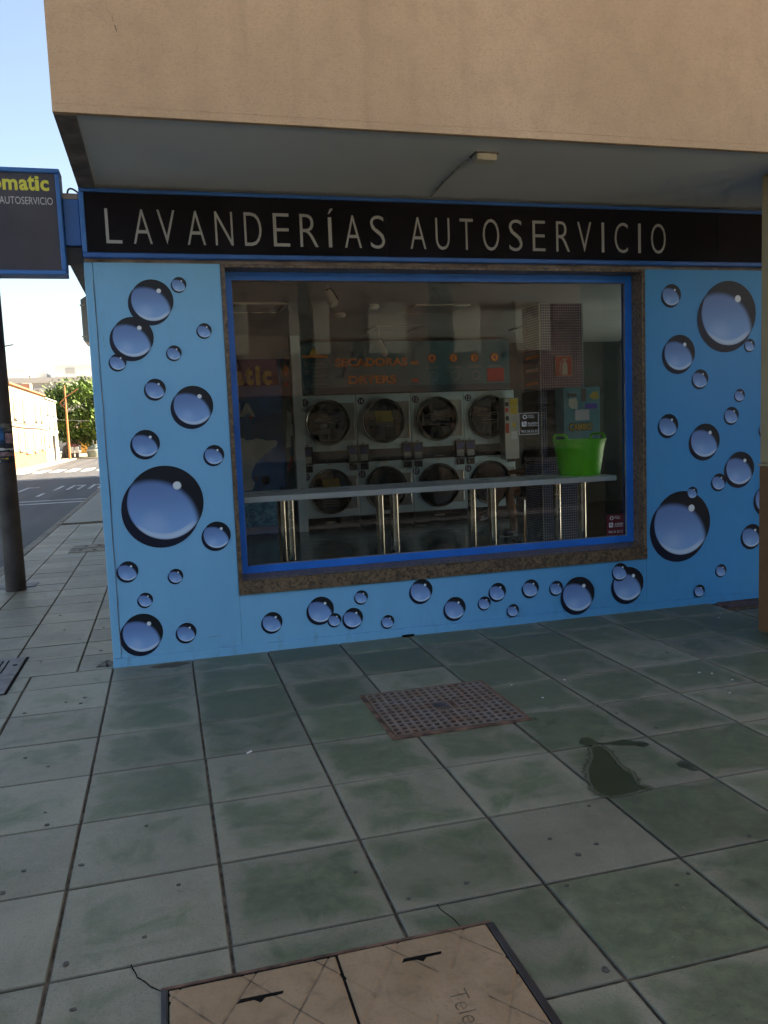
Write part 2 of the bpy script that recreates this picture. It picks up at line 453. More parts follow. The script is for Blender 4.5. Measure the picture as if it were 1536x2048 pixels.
class MB:
    def __init__(s):
        s.v, s.f, s.uv, s.mi = [], [], [], []
    def add(s, vs, fs, uvs=None):
        o = len(s.v)
        s.v += [tuple(p) for p in vs]
        s.f += [tuple(i + o for i in f) for f in fs]
        if uvs:
            s.uv += [tuple(q) for q in uvs]
        return s
    def box(s, x0, x1, y0, y1, z0, z1):
        return s.add([(x0, y0, z0), (x1, y0, z0), (x1, y1, z0), (x0, y1, z0), (x0, y0, z1), (x1, y0, z1), (x1, y1, z1), (x0, y1, z1)],
                     [(3, 2, 1, 0), (4, 5, 6, 7), (0, 1, 5, 4), (1, 2, 6, 5), (2, 3, 7, 6), (3, 0, 4, 7)])
    def bbox(s, x0, x1, y0, y1, z0, z1, b=0.004, seg=1):
        bm = bmesh.new()
        bmesh.ops.create_cube(bm, size=1.0)
        for v in bm.verts:
            v.co = Vector(((x0 + x1) / 2 + v.co.x * (x1 - x0), (y0 + y1) / 2 + v.co.y * (y1 - y0), (z0 + z1) / 2 + v.co.z * (z1 - z0)))
        bmesh.ops.bevel(bm, geom=list(bm.edges), offset=b, segments=seg, affect='EDGES', profile=0.5)
        bm.verts.index_update()
        s.add([v.co for v in bm.verts], [tuple(v.index for v in f.verts) for f in bm.faces])
        bm.free()
        return s
    def tube(s, pts, rad, n=10, caps=True):
        pts = [Vector(p) for p in pts]
        rads = rad if isinstance(rad, (list, tuple)) else [rad] * len(pts)
        vs, fs = [], []
        prev = None
        for i, p in enumerate(pts):
            d = (pts[min(i + 1, len(pts) - 1)] - pts[max(i - 1, 0)]).normalized()
            ref = prev if prev is not None else (Vector((1, 0, 0)) if abs(d.x) < 0.9 else Vector((0, 1, 0)))
            a = (ref - d * ref.dot(d)).normalized()
            prev = a
            b = d.cross(a)
            for k in range(n):
                t = 2 * math.pi * k / n
                vs.append(p + (a * math.cos(t) + b * math.sin(t)) * rads[i])
        for i in range(len(pts) - 1):
            for k in range(n):
                k2 = (k + 1) % n
                fs.append((i * n + k, i * n + k2, (i + 1) * n + k2, (i + 1) * n + k))
        if caps:
            fs.append(tuple(reversed(range(n))))
            fs.append(tuple(range((len(pts) - 1) * n, len(pts) * n)))
        return s.add(vs, fs)
    def lathe(s, prof, n=32, c=(0, 0, 0), axis='Z', close=False):
        vs, fs = [], []
        for r, h in prof:
            for k in range(n):
                t = 2 * math.pi * k / n
                a, b = r * math.cos(t), r * math.sin(t)
                if axis == 'Z':
                    vs.append((c[0] + a, c[1] + b, c[2] + h))
                else:  # axis -Y: h grows towards -Y
                    vs.append((c[0] + a, c[1] - h, c[2] + b))
        m = len(prof)
        for i in range(m - 1 + (1 if close else 0)):
            j = (i + 1) % m
            for k in range(n):
                k2 = (k + 1) % n
                fs.append((i * n + k, i * n + k2, j * n + k2, j * n + k))
        if not close:
            if prof[0][0] > 1e-6:
                fs.append(tuple(reversed(range(n))))
            if prof[-1][0] > 1e-6:
                fs.append(tuple(range((m - 1) * n, m * n)))
        return s.add(vs, fs)
    def prism_y(s, poly, y0, y1):   # polygon in XZ (counter-clockwise seen from -Y), extruded from y0 (front) to y1
        n = len(poly)
        vs = [(x, y0, z) for x, z in poly] + [(x, y1, z) for x, z in poly]
        fs = [tuple(range(n)), tuple(reversed(range(n, 2 * n)))]
        fs += [(i, n + i, n + (i + 1) % n, (i + 1) % n) for i in range(n)]
        return s.add(vs, fs)
    def prism_z(s, poly, z0, z1):   # polygon in XY
        n = len(poly)
        vs = [(x, y, z1) for x, y in poly] + [(x, y, z0) for x, y in poly]
        fs = [tuple(range(n)), tuple(reversed(range(n, 2 * n)))]
        fs += [(i, n + i, n + (i + 1) % n, (i + 1) % n) for i in range(n)]
        return s.add(vs, fs)
    def disc_y(s, x, y, z, r, n=28, th=0.002):
        return s.prism_y([(x + r * math.cos(2 * math.pi * k / n), z + r * math.sin(2 * math.pi * k / n)) for k in range(n)], y, y + th)

def root_loc(o):
    while o.parent:
        o = o.parent
    return Vector(o.location)

def fixn(me):
    bm = bmesh.new()
    bm.from_mesh(me)
    bmesh.ops.recalc_face_normals(bm, faces=bm.faces)
    bm.to_mesh(me)
    bm.free()

def obj(name, mb, mat, parent=None, smooth=False, fix=True):
    me = bpy.data.meshes.new(name)
    off = root_loc(parent) if parent else Vector((0, 0, 0))
    me.from_pydata([Vector(p) - off for p in mb.v], [], mb.f)
    if fix:
        fixn(me)
    if mb.uv and len(mb.uv) == len(mb.v):
        ul = me.uv_layers.new(name="UVMap")
        for lp in me.loops:
            ul.data[lp.index].uv = mb.uv[lp.vertex_index]
    if mat is not None:
        me.materials.append(M[mat] if isinstance(mat, str) else mat)
    if smooth:
        for p in me.polygons:
            p.use_smooth = True
        try:
            me.set_sharp_from_angle(angle=R(38))
        except Exception:
            pass
    o = bpy.data.objects.new(name, me)
    COL.objects.link(o)
    if parent:
        o.parent = parent
    return o

def tag(o, label=None, cat=None, group=None, kind=None):
    if label: o['label'] = label
    if cat: o['category'] = cat
    if group: o['group'] = group
    if kind: o['kind'] = kind
    return o

def thing(name, label, cat, loc=(0, 0, 0), group=None):
    o = bpy.data.objects.new(name, None)
    o.empty_display_size = 0.1
    COL.objects.link(o)
    o.location = loc
    return tag(o, label, cat, group)

def struct(name, mb, mat, parent=None):
    o = obj(name, mb, mat, parent)
    if parent is None:
        o['kind'] = 'structure'
    return o

_tc = {}
def text_geo(body, bold=0.0):
    key = (body, bold)
    if key in _tc:
        return _tc[key]
    cu = bpy.data.curves.new('txt', 'FONT')
    cu.body = body
    cu.size = 1.0
    cu.offset = bold
    cu.resolution_u = 4
    o = bpy.data.objects.new('txt', cu)
    COL.objects.link(o)
    dg = bpy.context.evaluated_depsgraph_get()
    me = bpy.data.meshes.new_from_object(o.evaluated_get(dg))
    vs = [(v.co.x, v.co.y) for v in me.vertices]
    fs = [tuple(p.vertices) for p in me.polygons]
    bpy.data.objects.remove(o)
    bpy.data.curves.remove(cu)
    bpy.data.meshes.remove(me)
    _tc[key] = (vs, fs)
    return vs, fs

def text_fit(mb, body, x0, x1, z0, z1, y, bold=0.0, th=0.0, keep=False, mapf=None):
    """flat lettering filling the box x0..x1, z0..z1 on the plane y, facing -Y (th: thickness)"""
    vs, fs = text_geo(body, bold)
    ax0, ax1 = min(v[0] for v in vs), max(v[0] for v in vs)
    az0, az1 = min(v[1] for v in vs), max(v[1] for v in vs)
    sx = (x1 - x0) / (ax1 - ax0)
    sz = (z1 - z0) / (az1 - az0)
    P = [(x0 + (a - ax0) * sx, z0 + (b - az0) * sz) for a, b in vs]
    if mapf is None:
        mapf = lambda a, b, d: (a, y + d, b)
    if th:
        n = len(P)
        cnt = {}
        for f in fs:
            for i in range(len(f)):
                e = (f[i], f[(i + 1) % len(f)])
                cnt[e] = 1
        side = [e for e in cnt if (e[1], e[0]) not in cnt]
        V = [mapf(a, b, 0.0) for a, b in P] + [mapf(a, b, th) for a, b in P]
        F = list(fs) + [(b, a, a + n, b + n) for a, b in side]
        mb.add(V, F)
    else:
        mb.add([mapf(a, b, 0.0) for a, b in P], fs)
    return mb

# ================================================================== GROUND
mb = MB().add([(-600, -600, -0.13), (600, -600, -0.13), (600, 900, -0.13), (-600, 900, -0.13)], [(0, 1, 2, 3)])
struct('road', mb, 'asphalt')

# pavement bed with slabs as parts
KX = -1.47
pave = struct('pavement', MB().box(KX, 60, -6.4, 0.1, -0.16, -0.009).box(KX, 0.02, 0.1, 34, -0.16, -0.009), 'mortar')

struct('square', MB().box(KX, 60, -24.69, -6.41, -0.16, -0.002), 'bouncepave')  # unseen pale paving added behind the camera to bounce sun onto the shopfront
def tile_mesh(name, mat):
    g = 0.004
    me = bpy.data.meshes.new(name)
    vs = [(0, 0, -0.02), (1, 0, -0.02), (1, 1, -0.02), (0, 1, -0.02), (0, 0, -0.004), (1, 0, -0.004), (1, 1, -0.004), (0, 1, -0.004),
          (0.009, 0.009, 0), (0.991, 0.009, 0), (0.991, 0.991, 0), (0.009, 0.991, 0)]
    fs = [(8, 9, 10, 11), (4, 5, 9, 8), (5, 6, 10, 9), (6, 7, 11, 10), (7, 4, 8, 11), (0, 1, 5, 4), (1, 2, 6, 5), (2, 3, 7, 6), (3, 0, 4, 7)]
    me.from_pydata(vs, [], fs)
    ul = me.uv_layers.new(name="UVMap")
    for lp in me.loops:
        c = vs[lp.vertex_index]
        ul.data[lp.index].uv = (c[0], c[1])
    me.materials.append(M[mat])
    return me
TM1, TM2 = tile_mesh('paving_slab', 'tile'), tile_mesh('paving_slab_grey', 'tile2')
tr = random.Random(11)
def slab(x0, x1, y0, y1, mesh, pale=0.0, gx=0.006, gy=0.0035):
    o = bpy.data.objects.new('paving_slab', mesh)
    COL.objects.link(o)
    o.parent = pave
    o.location = (x0 + gx, y0 + gy, tr.uniform(-0.0022, 0.0006))
    o.scale = (x1 - x0 - 2 * gx, y1 - y0 - 2 * gy, 1.0)
    o.rotation_euler = (tr.uniform(-.0025, .0025), tr.uniform(-.0025, .0025), tr.uniform(-.002, .002))
    o['pale'] = float(pale)
    return o
CW, RH = 0.5065, 0.4875
xs = [-0.007 + CW * i for i in range(-3, 15)]
xs = [x for x in xs if x > KX + 0.05]
ys = [-1.7725 + RH * k for k in range(-9, 4)]
ys = [y for y in ys if y < -0.2] + [0.0]
for i in range(len(xs) - 1):
    for j in range(len(ys) - 1):
        x0, x1, y0, y1 = xs[i], xs[i + 1], ys[j], ys[j + 1]
        if x0 > 4.1 and y1 > -0.2 and x0 > 4.5:
            continue
        cx, cy = (x0 + x1) / 2, (y0 + y1) / 2
        pale = tr.uniform(-0.35, 0.12)
        if cx < 0.0: pale = 0.5 + tr.uniform(-.1, .2)
        elif cx < 0.5: pale = 0.12 + tr.uniform(-.1, .12) + (0.0 if cy > -1.2 else 0.05)
        if abs(cx - 1.76) < 0.25 and abs(cy + 2.99) < 0.25: pale = 1.5       # the replaced pale slab
        if abs(cx - 1.26) < 0.25 and abs(cy + 2.5) < 0.25: pale = 0.45
        if cx > 2.2 and cy < -2.3: pale -= 0.1
        gy = 0.0035 if (j % 2 or cy > -1.2) else 0.0055
        slab(x0, x1, y0, y1, TM1, pale, 0.0048, gy)
# slabs left of the first joint up to the kerb, in front
slab(KX, xs[0], ys[0], -3.3, TM1, 0.5)
# side street pavement, other slab size
lx = [KX + 0.0, -1.125, -0.68, -0.235, 0.0]
ly = [0.0 + 0.4 * k for k in range(0, 26)]
for i in range(4):
    for j in range(len(ly) - 1):
        slab(lx[i], lx[i + 1], ly[j] + 0.004, ly[j + 1], TM2, tr.uniform(-0.1, 0.6), 0.005 if i else 0.003, 0.003)
# beyond picking apart: one sheet per row block
far = obj('far_slabs', MB().box(KX, 0.0, 10.4, 33.9, -0.02, -0.001), 'tile2', pave)
far['kind'] = 'stuff'
far['pale'] = 0.4
# small red pavers beside the column
for i in range(11):
    for j in range(4):
        x = 4.56 + i * 0.105 + (j % 2) * 0.05
        y = -0.215 + j * 0.053
        mbp = MB().box(x, x + 0.097, y, y + 0.046, -0.018, 0.001 + tr.uniform(0, .0015))
        obj('clay_paver', mbp, 'redtile', pave)
# kerb stones
for k in range(22):
    y = -9.6 + k * 1.0
    obj('kerb_stone', MB().bbox(KX - 0.14, KX - 0.004, y + 0.004, y + 0.996, -0.16, 0.0 + tr.uniform(-.003, .003), 0.012), 'kerb', pave)
obj('far_kerb', MB().bbox(KX - 0.14, KX - 0.004, 12.41, 34, -0.16, 0.0, 0.012), 'kerb', pave)

GUM = [(1.917,-2.797),(1.659,-2.978),(1.796,-3.066),(1.702,-3.109),(1.981,-3.334),(1.907,-3.381),(1.575,-3.269),(1.478,-3.673),(2.329,-3.198),(-0.158,-2.108),(-0.135,-2.227),(-0.168,-2.57),(-0.215,-2.698),(0.035,-3.165),(0.357,-2.844),(0.252,-3.107),(0.244,-2.37),(0.075,-3.375),(0.025,-2.596),(1.066,-3.176),(1.272,-3.152),(0.939,-2.963),(-0.33,-1.454),(-0.208,-1.606),(-0.439,-0.753),(-0.234,-0.639),(-0.113,0.062),(-0.136,-0.589),(-0.15,-0.694),(2.624,-2.181),(2.662,-1.936),(2.553,-1.938),(3.491,-1.104),(3.424,-1.092),
       (-0.30,0.9),(-0.45,1.3),(-0.12,0.5),(-0.5,0.35),(-0.55,1.9),(-0.35,2.4),(-0.8,2.9),(-0.15,1.25)]
gr = random.Random(3)
def blob(cx, cy, rx, ry, n=12, jit=0.22):
    ph = gr.uniform(0, 6)
    return [(cx + rx * (1 + gr.uniform(-jit, jit)) * math.cos(ph + 2 * math.pi * k / n), cy + ry * (1 + gr.uniform(-jit, jit)) * math.sin(ph + 2 * math.pi * k / n)) for k in range(n)]
for x, y in GUM:
    r = gr.uniform(0.006, 0.011)
    obj('gum_spot', MB().prism_z(blob(x, y, r, r * gr.uniform(.7, 1.1)), 0.0, 0.0022), 'gum', pave)
for x, y in [(3.353,-1.515),(3.408,-1.556),(3.435,-1.699),(2.571,-1.342),(2.25,-1.312),(3.277,-1.88),(2.316,-1.58),(4.308,-0.437),(4.391,-0.348)]:
    obj('paint_fleck', MB().prism_z(blob(x, y, .008, .006, 6), 0.0, 0.002), 'fleck', pave)
def crack(pts):
    mbc = MB()
    w = 0.0018
    for a, b in zip(pts, pts[1:]):
        d = Vector((b[0] - a[0], b[1] - a[1]))
        n = Vector((-d.y, d.x)).normalized() * w
        mbc.prism_z([(a[0] + n.x, a[1] + n.y), (a[0] - n.x, a[1] - n.y), (b[0] - n.x * .6, b[1] - n.y * .6), (b[0] + n.x * .6, b[1] + n.y * .6)], 0, 0.0016)
    obj('slab_crack', mbc, 'pit', pave)
crack([(0.217,-3.231),(0.222,-3.25),(0.23,-3.27),(0.236,-3.295),(0.254,-3.315),(0.273,-3.347),(0.3,-3.374)])
crack([(1.142,-3.232),(1.143,-3.26),(1.15,-3.282),(1.164,-3.319),(1.171,-3.36)])

# wet patches
PUD = [(2.216,-2.296),(2.255,-2.284),(2.257,-2.338),(2.243,-2.41),(2.228,-2.471),(2.221,-2.517),(2.216,-2.554),(2.229,-2.582),(2.213,-2.636),(2.186,-2.684),(2.187,-2.713),(2.219,-2.736),(2.152,-2.749),(2.071,-2.754),(2.021,-2.742),(2.013,-2.678),(2.04,-2.602),(2.071,-2.523),(2.116,-2.461),(2.165,-2.398)]
PUD2 = [(2.19,-2.223),(2.232,-2.174),(2.261,-2.175),(2.262,-2.213),(2.269,-2.253),(2.32,-2.267),(2.387,-2.256),(2.42,-2.274),(2.432,-2.303),(2.471,-2.312),(2.473,-2.349),(2.431,-2.364),(2.411,-2.325),(2.354,-2.309),(2.319,-2.281),(2.267,-2.27),(2.207,-2.26)]
PUD3 = [(2.471,-2.578),(2.501,-2.56),(2.506,-2.599),(2.503,-2.638),(2.506,-2.662),(2.484,-2.654),(2.474,-2.619),(2.461,-2.603)]
def rough_poly(P, amp, sub=4):
    out = []
    for i, a in enumerate(P):
        b = P[(i + 1) % len(P)]
        for k in range(sub):
            t = k / sub
            out.append((a[0] + (b[0] - a[0]) * t + gr.uniform(-amp, amp), a[1] + (b[1] - a[1]) * t + gr.uniform(-amp, amp)))
    return out
def m_soft(name, col, rough):
    t = NT(name)
    p = t.geo()
    al = t.n('Attribute', attribute_name='fade').outputs['Fac']
    f = t.step(t.math('ADD', al, t.math('MULTIPLY_ADD', t.noise(p, 38, 6, 0.7), 1.1, -0.55)), 0.25, 0.62)
    b = t.n('BsdfPrincipled', {'Base Color': (*col, 1), 'Roughness': rough, 'Specular IOR Level': 0.45})
    tr_ = t.n('BsdfTransparent')
    mx = t.n('MixShader', {0: f, 1: tr_.outputs[0], 2: b.outputs[0]})
    t.t.links.new(mx.outputs[0], t.out.inputs[0])
    return t.m
M['softwet'] = m_soft('wet_algae_stain', (0.034, 0.040, 0.014), 0.38)
M['softdamp'] = m_soft('damp_stain', (0.085, 0.085, 0.052), 0.45)
def soft_patch(name, P, z, grow, shrink, mat, parent, amp=.004):
    """stain sheet: full in the middle, thinning out over its rim"""
    Q = rough_poly(P, amp, 3)
    n = len(Q)
    def offs(d):
        out = []
        for i_ in range(n):
            a, c = Vector(Q[i_ - 2]), Vector(Q[(i_ + 2) % n])
            t_ = (c - a).normalized()
            nr = Vector((t_.y, -t_.x)) * (1 if area > 0 else -1)
            out.append((Q[i_][0] + nr.x * d, Q[i_][1] + nr.y * d))
        return out
    area = sum(Q[k][0] * Q[(k + 1) % n][1] - Q[(k + 1) % n][0] * Q[k][1] for k in range(n))
    o_, i_n = offs(grow), offs(-shrink)
    me = bpy.data.meshes.new(name)
    off = root_loc(parent) if parent else Vector((0, 0, 0))
    V = [Vector((x, y, z)) - off for x, y in o_] + [Vector((x, y, z)) - off for x, y in i_n]
    F = [(k, (k + 1) % n, n + (k + 1) % n, n + k) for k in range(n)] + [tuple(range(n, 2 * n))]
    me.from_pydata(V, [], F)
    at = me.attributes.new('fade', 'FLOAT', 'POINT')
    for k in range(2 * n):
        at.data[k].value = 0.0 if k < n else 1.0
    me.materials.append(M[mat])
    o = bpy.data.objects.new(name, me)
    COL.objects.link(o)
    if parent:
        o.parent = parent
    return o
wp = thing('wet_patch', 'dark green wet patch spread over the slab joint at right', 'puddle', (2.15, -2.5, 0))
soft_patch('damp_halo', PUD, 0.0016, .045, .01, 'softdamp', wp)
soft_patch('wet_film', PUD, 0.0024, .010, .010, 'softwet', wp)
soft_patch('wet_trickle', PUD2, 0.0022, .008, .006, 'softwet', wp, .003)
tag(soft_patch('damp_spot', PUD3, 0.0022, .012, .006, 'softwet', None, .003), 'small damp spot on the joint right of the wet patch', 'puddle')
M['softdirt'] = m_soft('brown_dirt_stain', (0.115, 0.092, 0.062), 0.7)
for (x, y, rx, ry) in ((0.36, -0.09, .10, .05), (-0.06, 0.12, .045, .08)):
    soft_patch('dirt_stain', blob(x, y, rx, ry, 14, .3), 0.0013 + gr.uniform(0, .0002), rx * .25, min(rx, ry) * .45, 'softdirt', pave, .002)
obj('drain_hole', MB().prism_z(blob(2.02, -0.018, .045, .016, 12, .3), 0.0, 0.012), 'pit', pave)
b = thing('cigarette_butt', 'white cigarette butt lying on the green slabs', 'cigarette butt', (0.695, -1.787, 0))
obj('filter', MB().tube([(0.69, -1.79, .0045), (0.713, -1.772, .0045)], .0042, 8), 'fleck', b)

# ---- rusty grate
gt = thing('drain_grate', 'rusty square-holed iron grate set in the green slabs', 'grate', (1.75, -1.52, 0))
gx0, gx1, gy0, gy1 = 1.38, 2.121, -1.872, -1.174
fr = MB()
for a in ((gx0, gx1, gy0, gy0 + .028), (gx0, gx1, gy1 - .028, gy1)):
    fr.bbox(a[0], a[1], a[2], a[3], -0.01, 0.005, 0.002)
for a in ((gx0, gx0 + .024), (gx1 - .024, gx1)):
    fr.bbox(a[0], a[1], gy0 + .028, gy1 - .028, -0.01, 0.005, 0.002)
obj('grate_frame', fr, 'rustframe', gt)
obj('pit_shade', MB().box(gx0 + .03, gx1 - .03, gy0 + .034, gy1 - .034, 0.0012, 0.002), 'pit', gt)  # dark sheet above the slabs stands in for the shaded pit
NX, NY = 16, 13
px0, px1, py0, py1 = gx0 + .028, gx1 - .028, gy0 + .032, gy1 - .032
hx = (px1 - px0) / NX
hy = (py1 - py0) / NY
pm = MB()
ex = [px0]
for i in range(NX):
    c = px0 + hx * (i + .5)
    ex += [c - hx * .30, c + hx * .30]
ex.append(px1)
ey = [py0]
for j in range(NY):
    c = py0 + hy * (j + .5)
    ey += [c - hy * .30, c + hy * .30]
ey.append(py1)
nx, ny = len(ex), len(ey)
vt = [(x, y, 0.010) for y in ey for x in ex]
vb = [(x, y, 0.0022) for y in ey for x in ex]
fs = []
def solid(i, j):
    if i % 2 and j % 2:
        a, c = i // 2, j // 2
        return 7 <= a <= 9 and 5 <= c <= 7 or (a in (1, 14) and c == 6)
    return True
n0 = nx * ny
for j in range(ny - 1):
    for i in range(nx - 1):
        q = (j * nx + i, j * nx + i + 1, (j + 1) * nx + i + 1, (j + 1) * nx + i)
        if solid(i, j):
            fs.append(q)
        else:
            for a, c in ((q[0], q[1]), (q[1], q[2]), (q[2], q[3]), (q[3], q[0])):
                fs.append((a, c, c + n0, a + n0))
ring = [(i, 0) for i in range(nx - 1)] + [(nx - 1, j) for j in range(ny - 1)] + [(i, ny - 1) for i in range(nx - 1, 0, -1)] + [(0, j) for j in range(ny - 1, 0, -1)]
ri = [j * nx + i for i, j in ring]
for a, c in zip(ri, ri[1:] + ri[:1]):
    fs.append((a, c, c + n0, a + n0))
pm.add(vt + vb, fs)
obj('grate_plate', pm, 'rust', gt, fix=False)
cxg, cyg = px0 + hx * 8.5, py0 + hy * 6.5
obj('maker_plate', MB().bbox(cxg - .062, cxg + .02, cyg - .03, cyg + .055, 0.010, 0.0125, 0.001), 'darkmetal', gt)
mk = MB()
for k in range(6):
    mk.bbox(cxg + .032, cxg + .058, cyg - .06 + k * .021, cyg - .047 + k * .021, .010, .013, .001)
for k in range(5):
    mk.bbox(cxg - .06 + k * .018, cxg - .048 + k * .018, cyg - .06, cyg - .04, .010, .013, .001)
obj('raised_mark', mk, 'rustframe', gt)
for sx in (px0 + hx * 1.5, px0 + hx * 14.5):
    obj('lift_boss', MB().lathe([(0.0, .0135), (.016, .0135), (.022, .010), (.022, .008)], 16, (sx, py0 + hy * 6.5, 0)), 'rustframe', gt)

# ---- twin utility cover, tan concrete
def cover(name, label, x0, x1, y0, y1, slots, lett):
    t = thing(name, label, 'manhole cover', ((x0 + x1) / 2, (y0 + y1) / 2, 0), 'twin utility covers at the bottom')
    NXC, NYC = 150, 150
    V, F = [], []
    def groove(x, y):
        d = 1.0
        s = 0.205
        for a in (0.72, -0.60):
            q = (x + a * y) / s + 0.37
            fr_ = abs(q - round(q)) * s / math.hypot(1, a)
            d = min(d, fr_)
        return d
    for j in range(NYC + 1):
        for i in range(NXC + 1):
            x = x0 + (x1 - x0) * i / NXC
            y = y0 + (y1 - y0) * j / NYC
            g = groove(x, y)
            z = 0.006 - 0.0038 * max(0.0, 1 - g / 0.0055)
            if lett and (abs(x - lett[0]) / .075) ** 4 + (abs(y - lett[1]) / .24) ** 4 < 1:
                z = 0.0066
            z -= 0.004 * max(0.0, 1 - min(x - x0, x1 - x, y - y0, y1 - y) / 0.006)
            V.append((x, y, z))
            if i < NXC and j < NYC:
                a = j * (NXC + 1) + i
                F.append((a, a + 1, a + NXC + 2, a + NXC + 1))
    obj('cover_slab', MB().add(V, F), 'cover', t, smooth=True, fix=False)
    for a in (0.72, -0.60):
        L0 = math.hypot(1, a)
        for k in range(-14, 15):
            cst = 0.205 * (k - 0.37)
            P0 = Vector((cst / L0 / L0, cst * a / L0 / L0))
            dr_ = Vector((-a, 1)) / L0
            lo_, hi_ = -9.0, 9.0
            for ax, mn, mx in ((0, x0 + .008, x1 - .008), (1, y0 + .008, y1 - .008)):
                t0_, t1_ = (mn - P0[ax]) / dr_[ax], (mx - P0[ax]) / dr_[ax]
                lo_, hi_ = max(lo_, min(t0_, t1_)), min(hi_, max(t0_, t1_))
            if hi_ - lo_ < 0.05:
                continue
            A_, B_ = P0 + dr_ * lo_, P0 + dr_ * hi_
            if lett and (abs((A_.x + B_.x) / 2 - lett[0]) / .075) ** 4 + (abs((A_.y + B_.y) / 2 - lett[1]) / .24) ** 4 < .3:
                continue
            nn = Vector((1, a)) / L0 * 0.0026
            obj('groove_shade', MB().prism_z([(A_.x - nn.x, A_.y - nn.y), (A_.x + nn.x, A_.y + nn.y), (B_.x + nn.x, B_.y + nn.y), (B_.x - nn.x, B_.y - nn.y)], 0.0025, 0.0043), 'covdark', t)  # dark strips paint the shade down in the grooves
    for (sx0, sx1, sy) in slots:
        mbs = MB().prism_z([(sx0, sy - .006), (sx1, sy - .004), (sx1 + .004, sy + .006), (sx0 + .01, sy + .008)], 0.0055, 0.0072)
        mbs.prism_z([((sx0 + sx1) / 2 - .016, sy - .005), ((sx0 + sx1) / 2, sy - .02), ((sx0 + sx1) / 2 + .014, sy - .005)], 0.0055, 0.0069)
        obj('lift_slot', mbs, 'pit', t)
    if lett:
        mbl = MB()
        text_fit(mbl, 'Telefónica', lett[1] - .15, lett[1] + .15, -.025, .025, 0, -0.012, 0.0, mapf=lambda a, b, d: (lett[0] + b, 2 * lett[1] - a, 0.0074))
        obj('cast_lettering', mbl, 'covdark', t)
    return t
cy1, cy0 = -3.376, -4.30
cover('utility_cover', 'tan concrete utility cover at the bottom edge, left one of the pair', 0.322, 0.782, cy0, cy1 - .008, [(0.495, 0.616, -3.492)], None)
cover('utility_cover', 'tan concrete utility cover at the bottom edge with cast lettering, right one of the pair', 0.790, 1.245, cy0, cy1 - .004, [(0.955, 1.072, -3.47)], (1.06, -3.78))
t = thing('cover_frame', 'dark steel frame around the twin tan covers', 'frame', (0.78, -3.8, 0))
obj('frame_rail', MB().bbox(0.30, 1.262, cy1, cy1 + .010, -.01, 0.0045, .0015), 'rustframe', t)
obj('frame_rail', MB().bbox(0.30, 0.316, cy0, cy1 - .001, -.01, 0.0045, .0015), 'darkmetal', t)
obj('frame_rail', MB().bbox(1.25, 1.272, cy0, cy1 - .001, -.01, 0.0045, .0015), 'darkmetal', t)
obj('seat_floor', MB().box(0.318, 1.249, cy0, cy1 - .002, 0.0010, 0.0016), 'pit', t)

# ---- slotted cover at the left
vt_ = thing('slotted_cover', 'grey slotted iron cover at the left edge of the pavement', 'drain cover', (-0.85, 0.1, 0))
obj('cover_plate', MB().bbox(-1.06, -0.617, -0.335, 0.07, 0, 0.007, .003).bbox(-1.06, -0.617, 0.08, 0.515, 0, 0.007, .003), 'ventiron', vt_)
sm = MB()
for k in range(9):
    x = -1.02 + k * 0.037
    sm.box(x, x + .012, 0.13, 0.46, .006, .0076)
    sm.box(x, x + .012, -0.28, 0.02, .006, .0076)
obj('slot', sm, 'pit', vt_)
sm = MB().box(-0.672, -0.645, .30, .335, .006, .0077)
obj('key_hole', sm, 'pit', vt_)
obj('gap', MB().box(-1.075, -0.6, -0.35, 0.53, 0, 0.0018), 'pit', vt_)
# second pale cover further along
vt2 = thing('access_cover', 'pale concrete access cover in the side pavement behind the slotted one', 'cover', (-0.6, 6.4, 0))
obj('cover_plate', MB().bbox(-0.92, -0.25, 6.05, 6.8, 0, 0.007, .003), 'kerb', vt2)
obj('joint', MB().box(-0.92, -0.25, 6.41, 6.435, .004, .0082), 'pit', vt2)
for x in (-0.8, -0.62, -0.4):
    obj('key_hole', MB().box(x, x + .05, 6.18, 6.25, .004, .0082), 'pit', vt2)
    obj('key_hole', MB().box(x + .04, x + .09, 6.6, 6.67, .004, .0082), 'pit', vt2)

# ================================================================== BUILDING
bd = thing('laundry_building', 'beige building with jutting upper floor over a blue shopfront', 'building', (15, 15, 0))
# upper floor
up = obj('upper_wall', MB().box(0.0, 9.0, -1.26, 9.0, 3.095, 14), 'stucco', bd)
obj('added_shade_block', MB().box(14, 34, -6.2, 0.3, -0.02, 14), 'stucco', bd)  # unseen block added to keep the sun off the forecourt
obj('rear_block', MB().box(0.2005, 34, 9.002, 34, -0.02, 14), 'stucco', bd)
obj('soffit', MB().box(0.10, 8.99, -1.225, 0.3, 3.078, 3.0945), 'soffit', bd)
obj('soffit_lip', MB().box(0.0, 9.0, -1.259, -1.2255, 3.056, 3.0945), 'stucco', bd)
obj('soffit_lip', MB().box(0.001, 0.0995, -1.2248, 8.98, 3.054, 3.0945), 'lip', bd)
cracks = MB()
def wall_crack(pts, w):
    for a, b in zip(pts, pts[1:]):
        d = Vector((b[0] - a[0], b[1] - a[1]))
        n = Vector((-d.y, d.x)).normalized() * w
        cracks.prism_y([(a[0] - n.x, a[1] - n.y), (a[0] + n.x, a[1] + n.y), (b[0] + n.x, b[1] + n.y), (b[0] - n.x, b[1] - n.y)], -1.2615, -1.258)
wall_crack([(0.300, 3.51), (0.304, 3.50), (0.308, 3.483)], .0006)
wall_crack([(0.311, 3.468), (0.315, 3.455), (0.318, 3.440)], .0012)
obj('plaster_crack', cracks, 'pit', up)
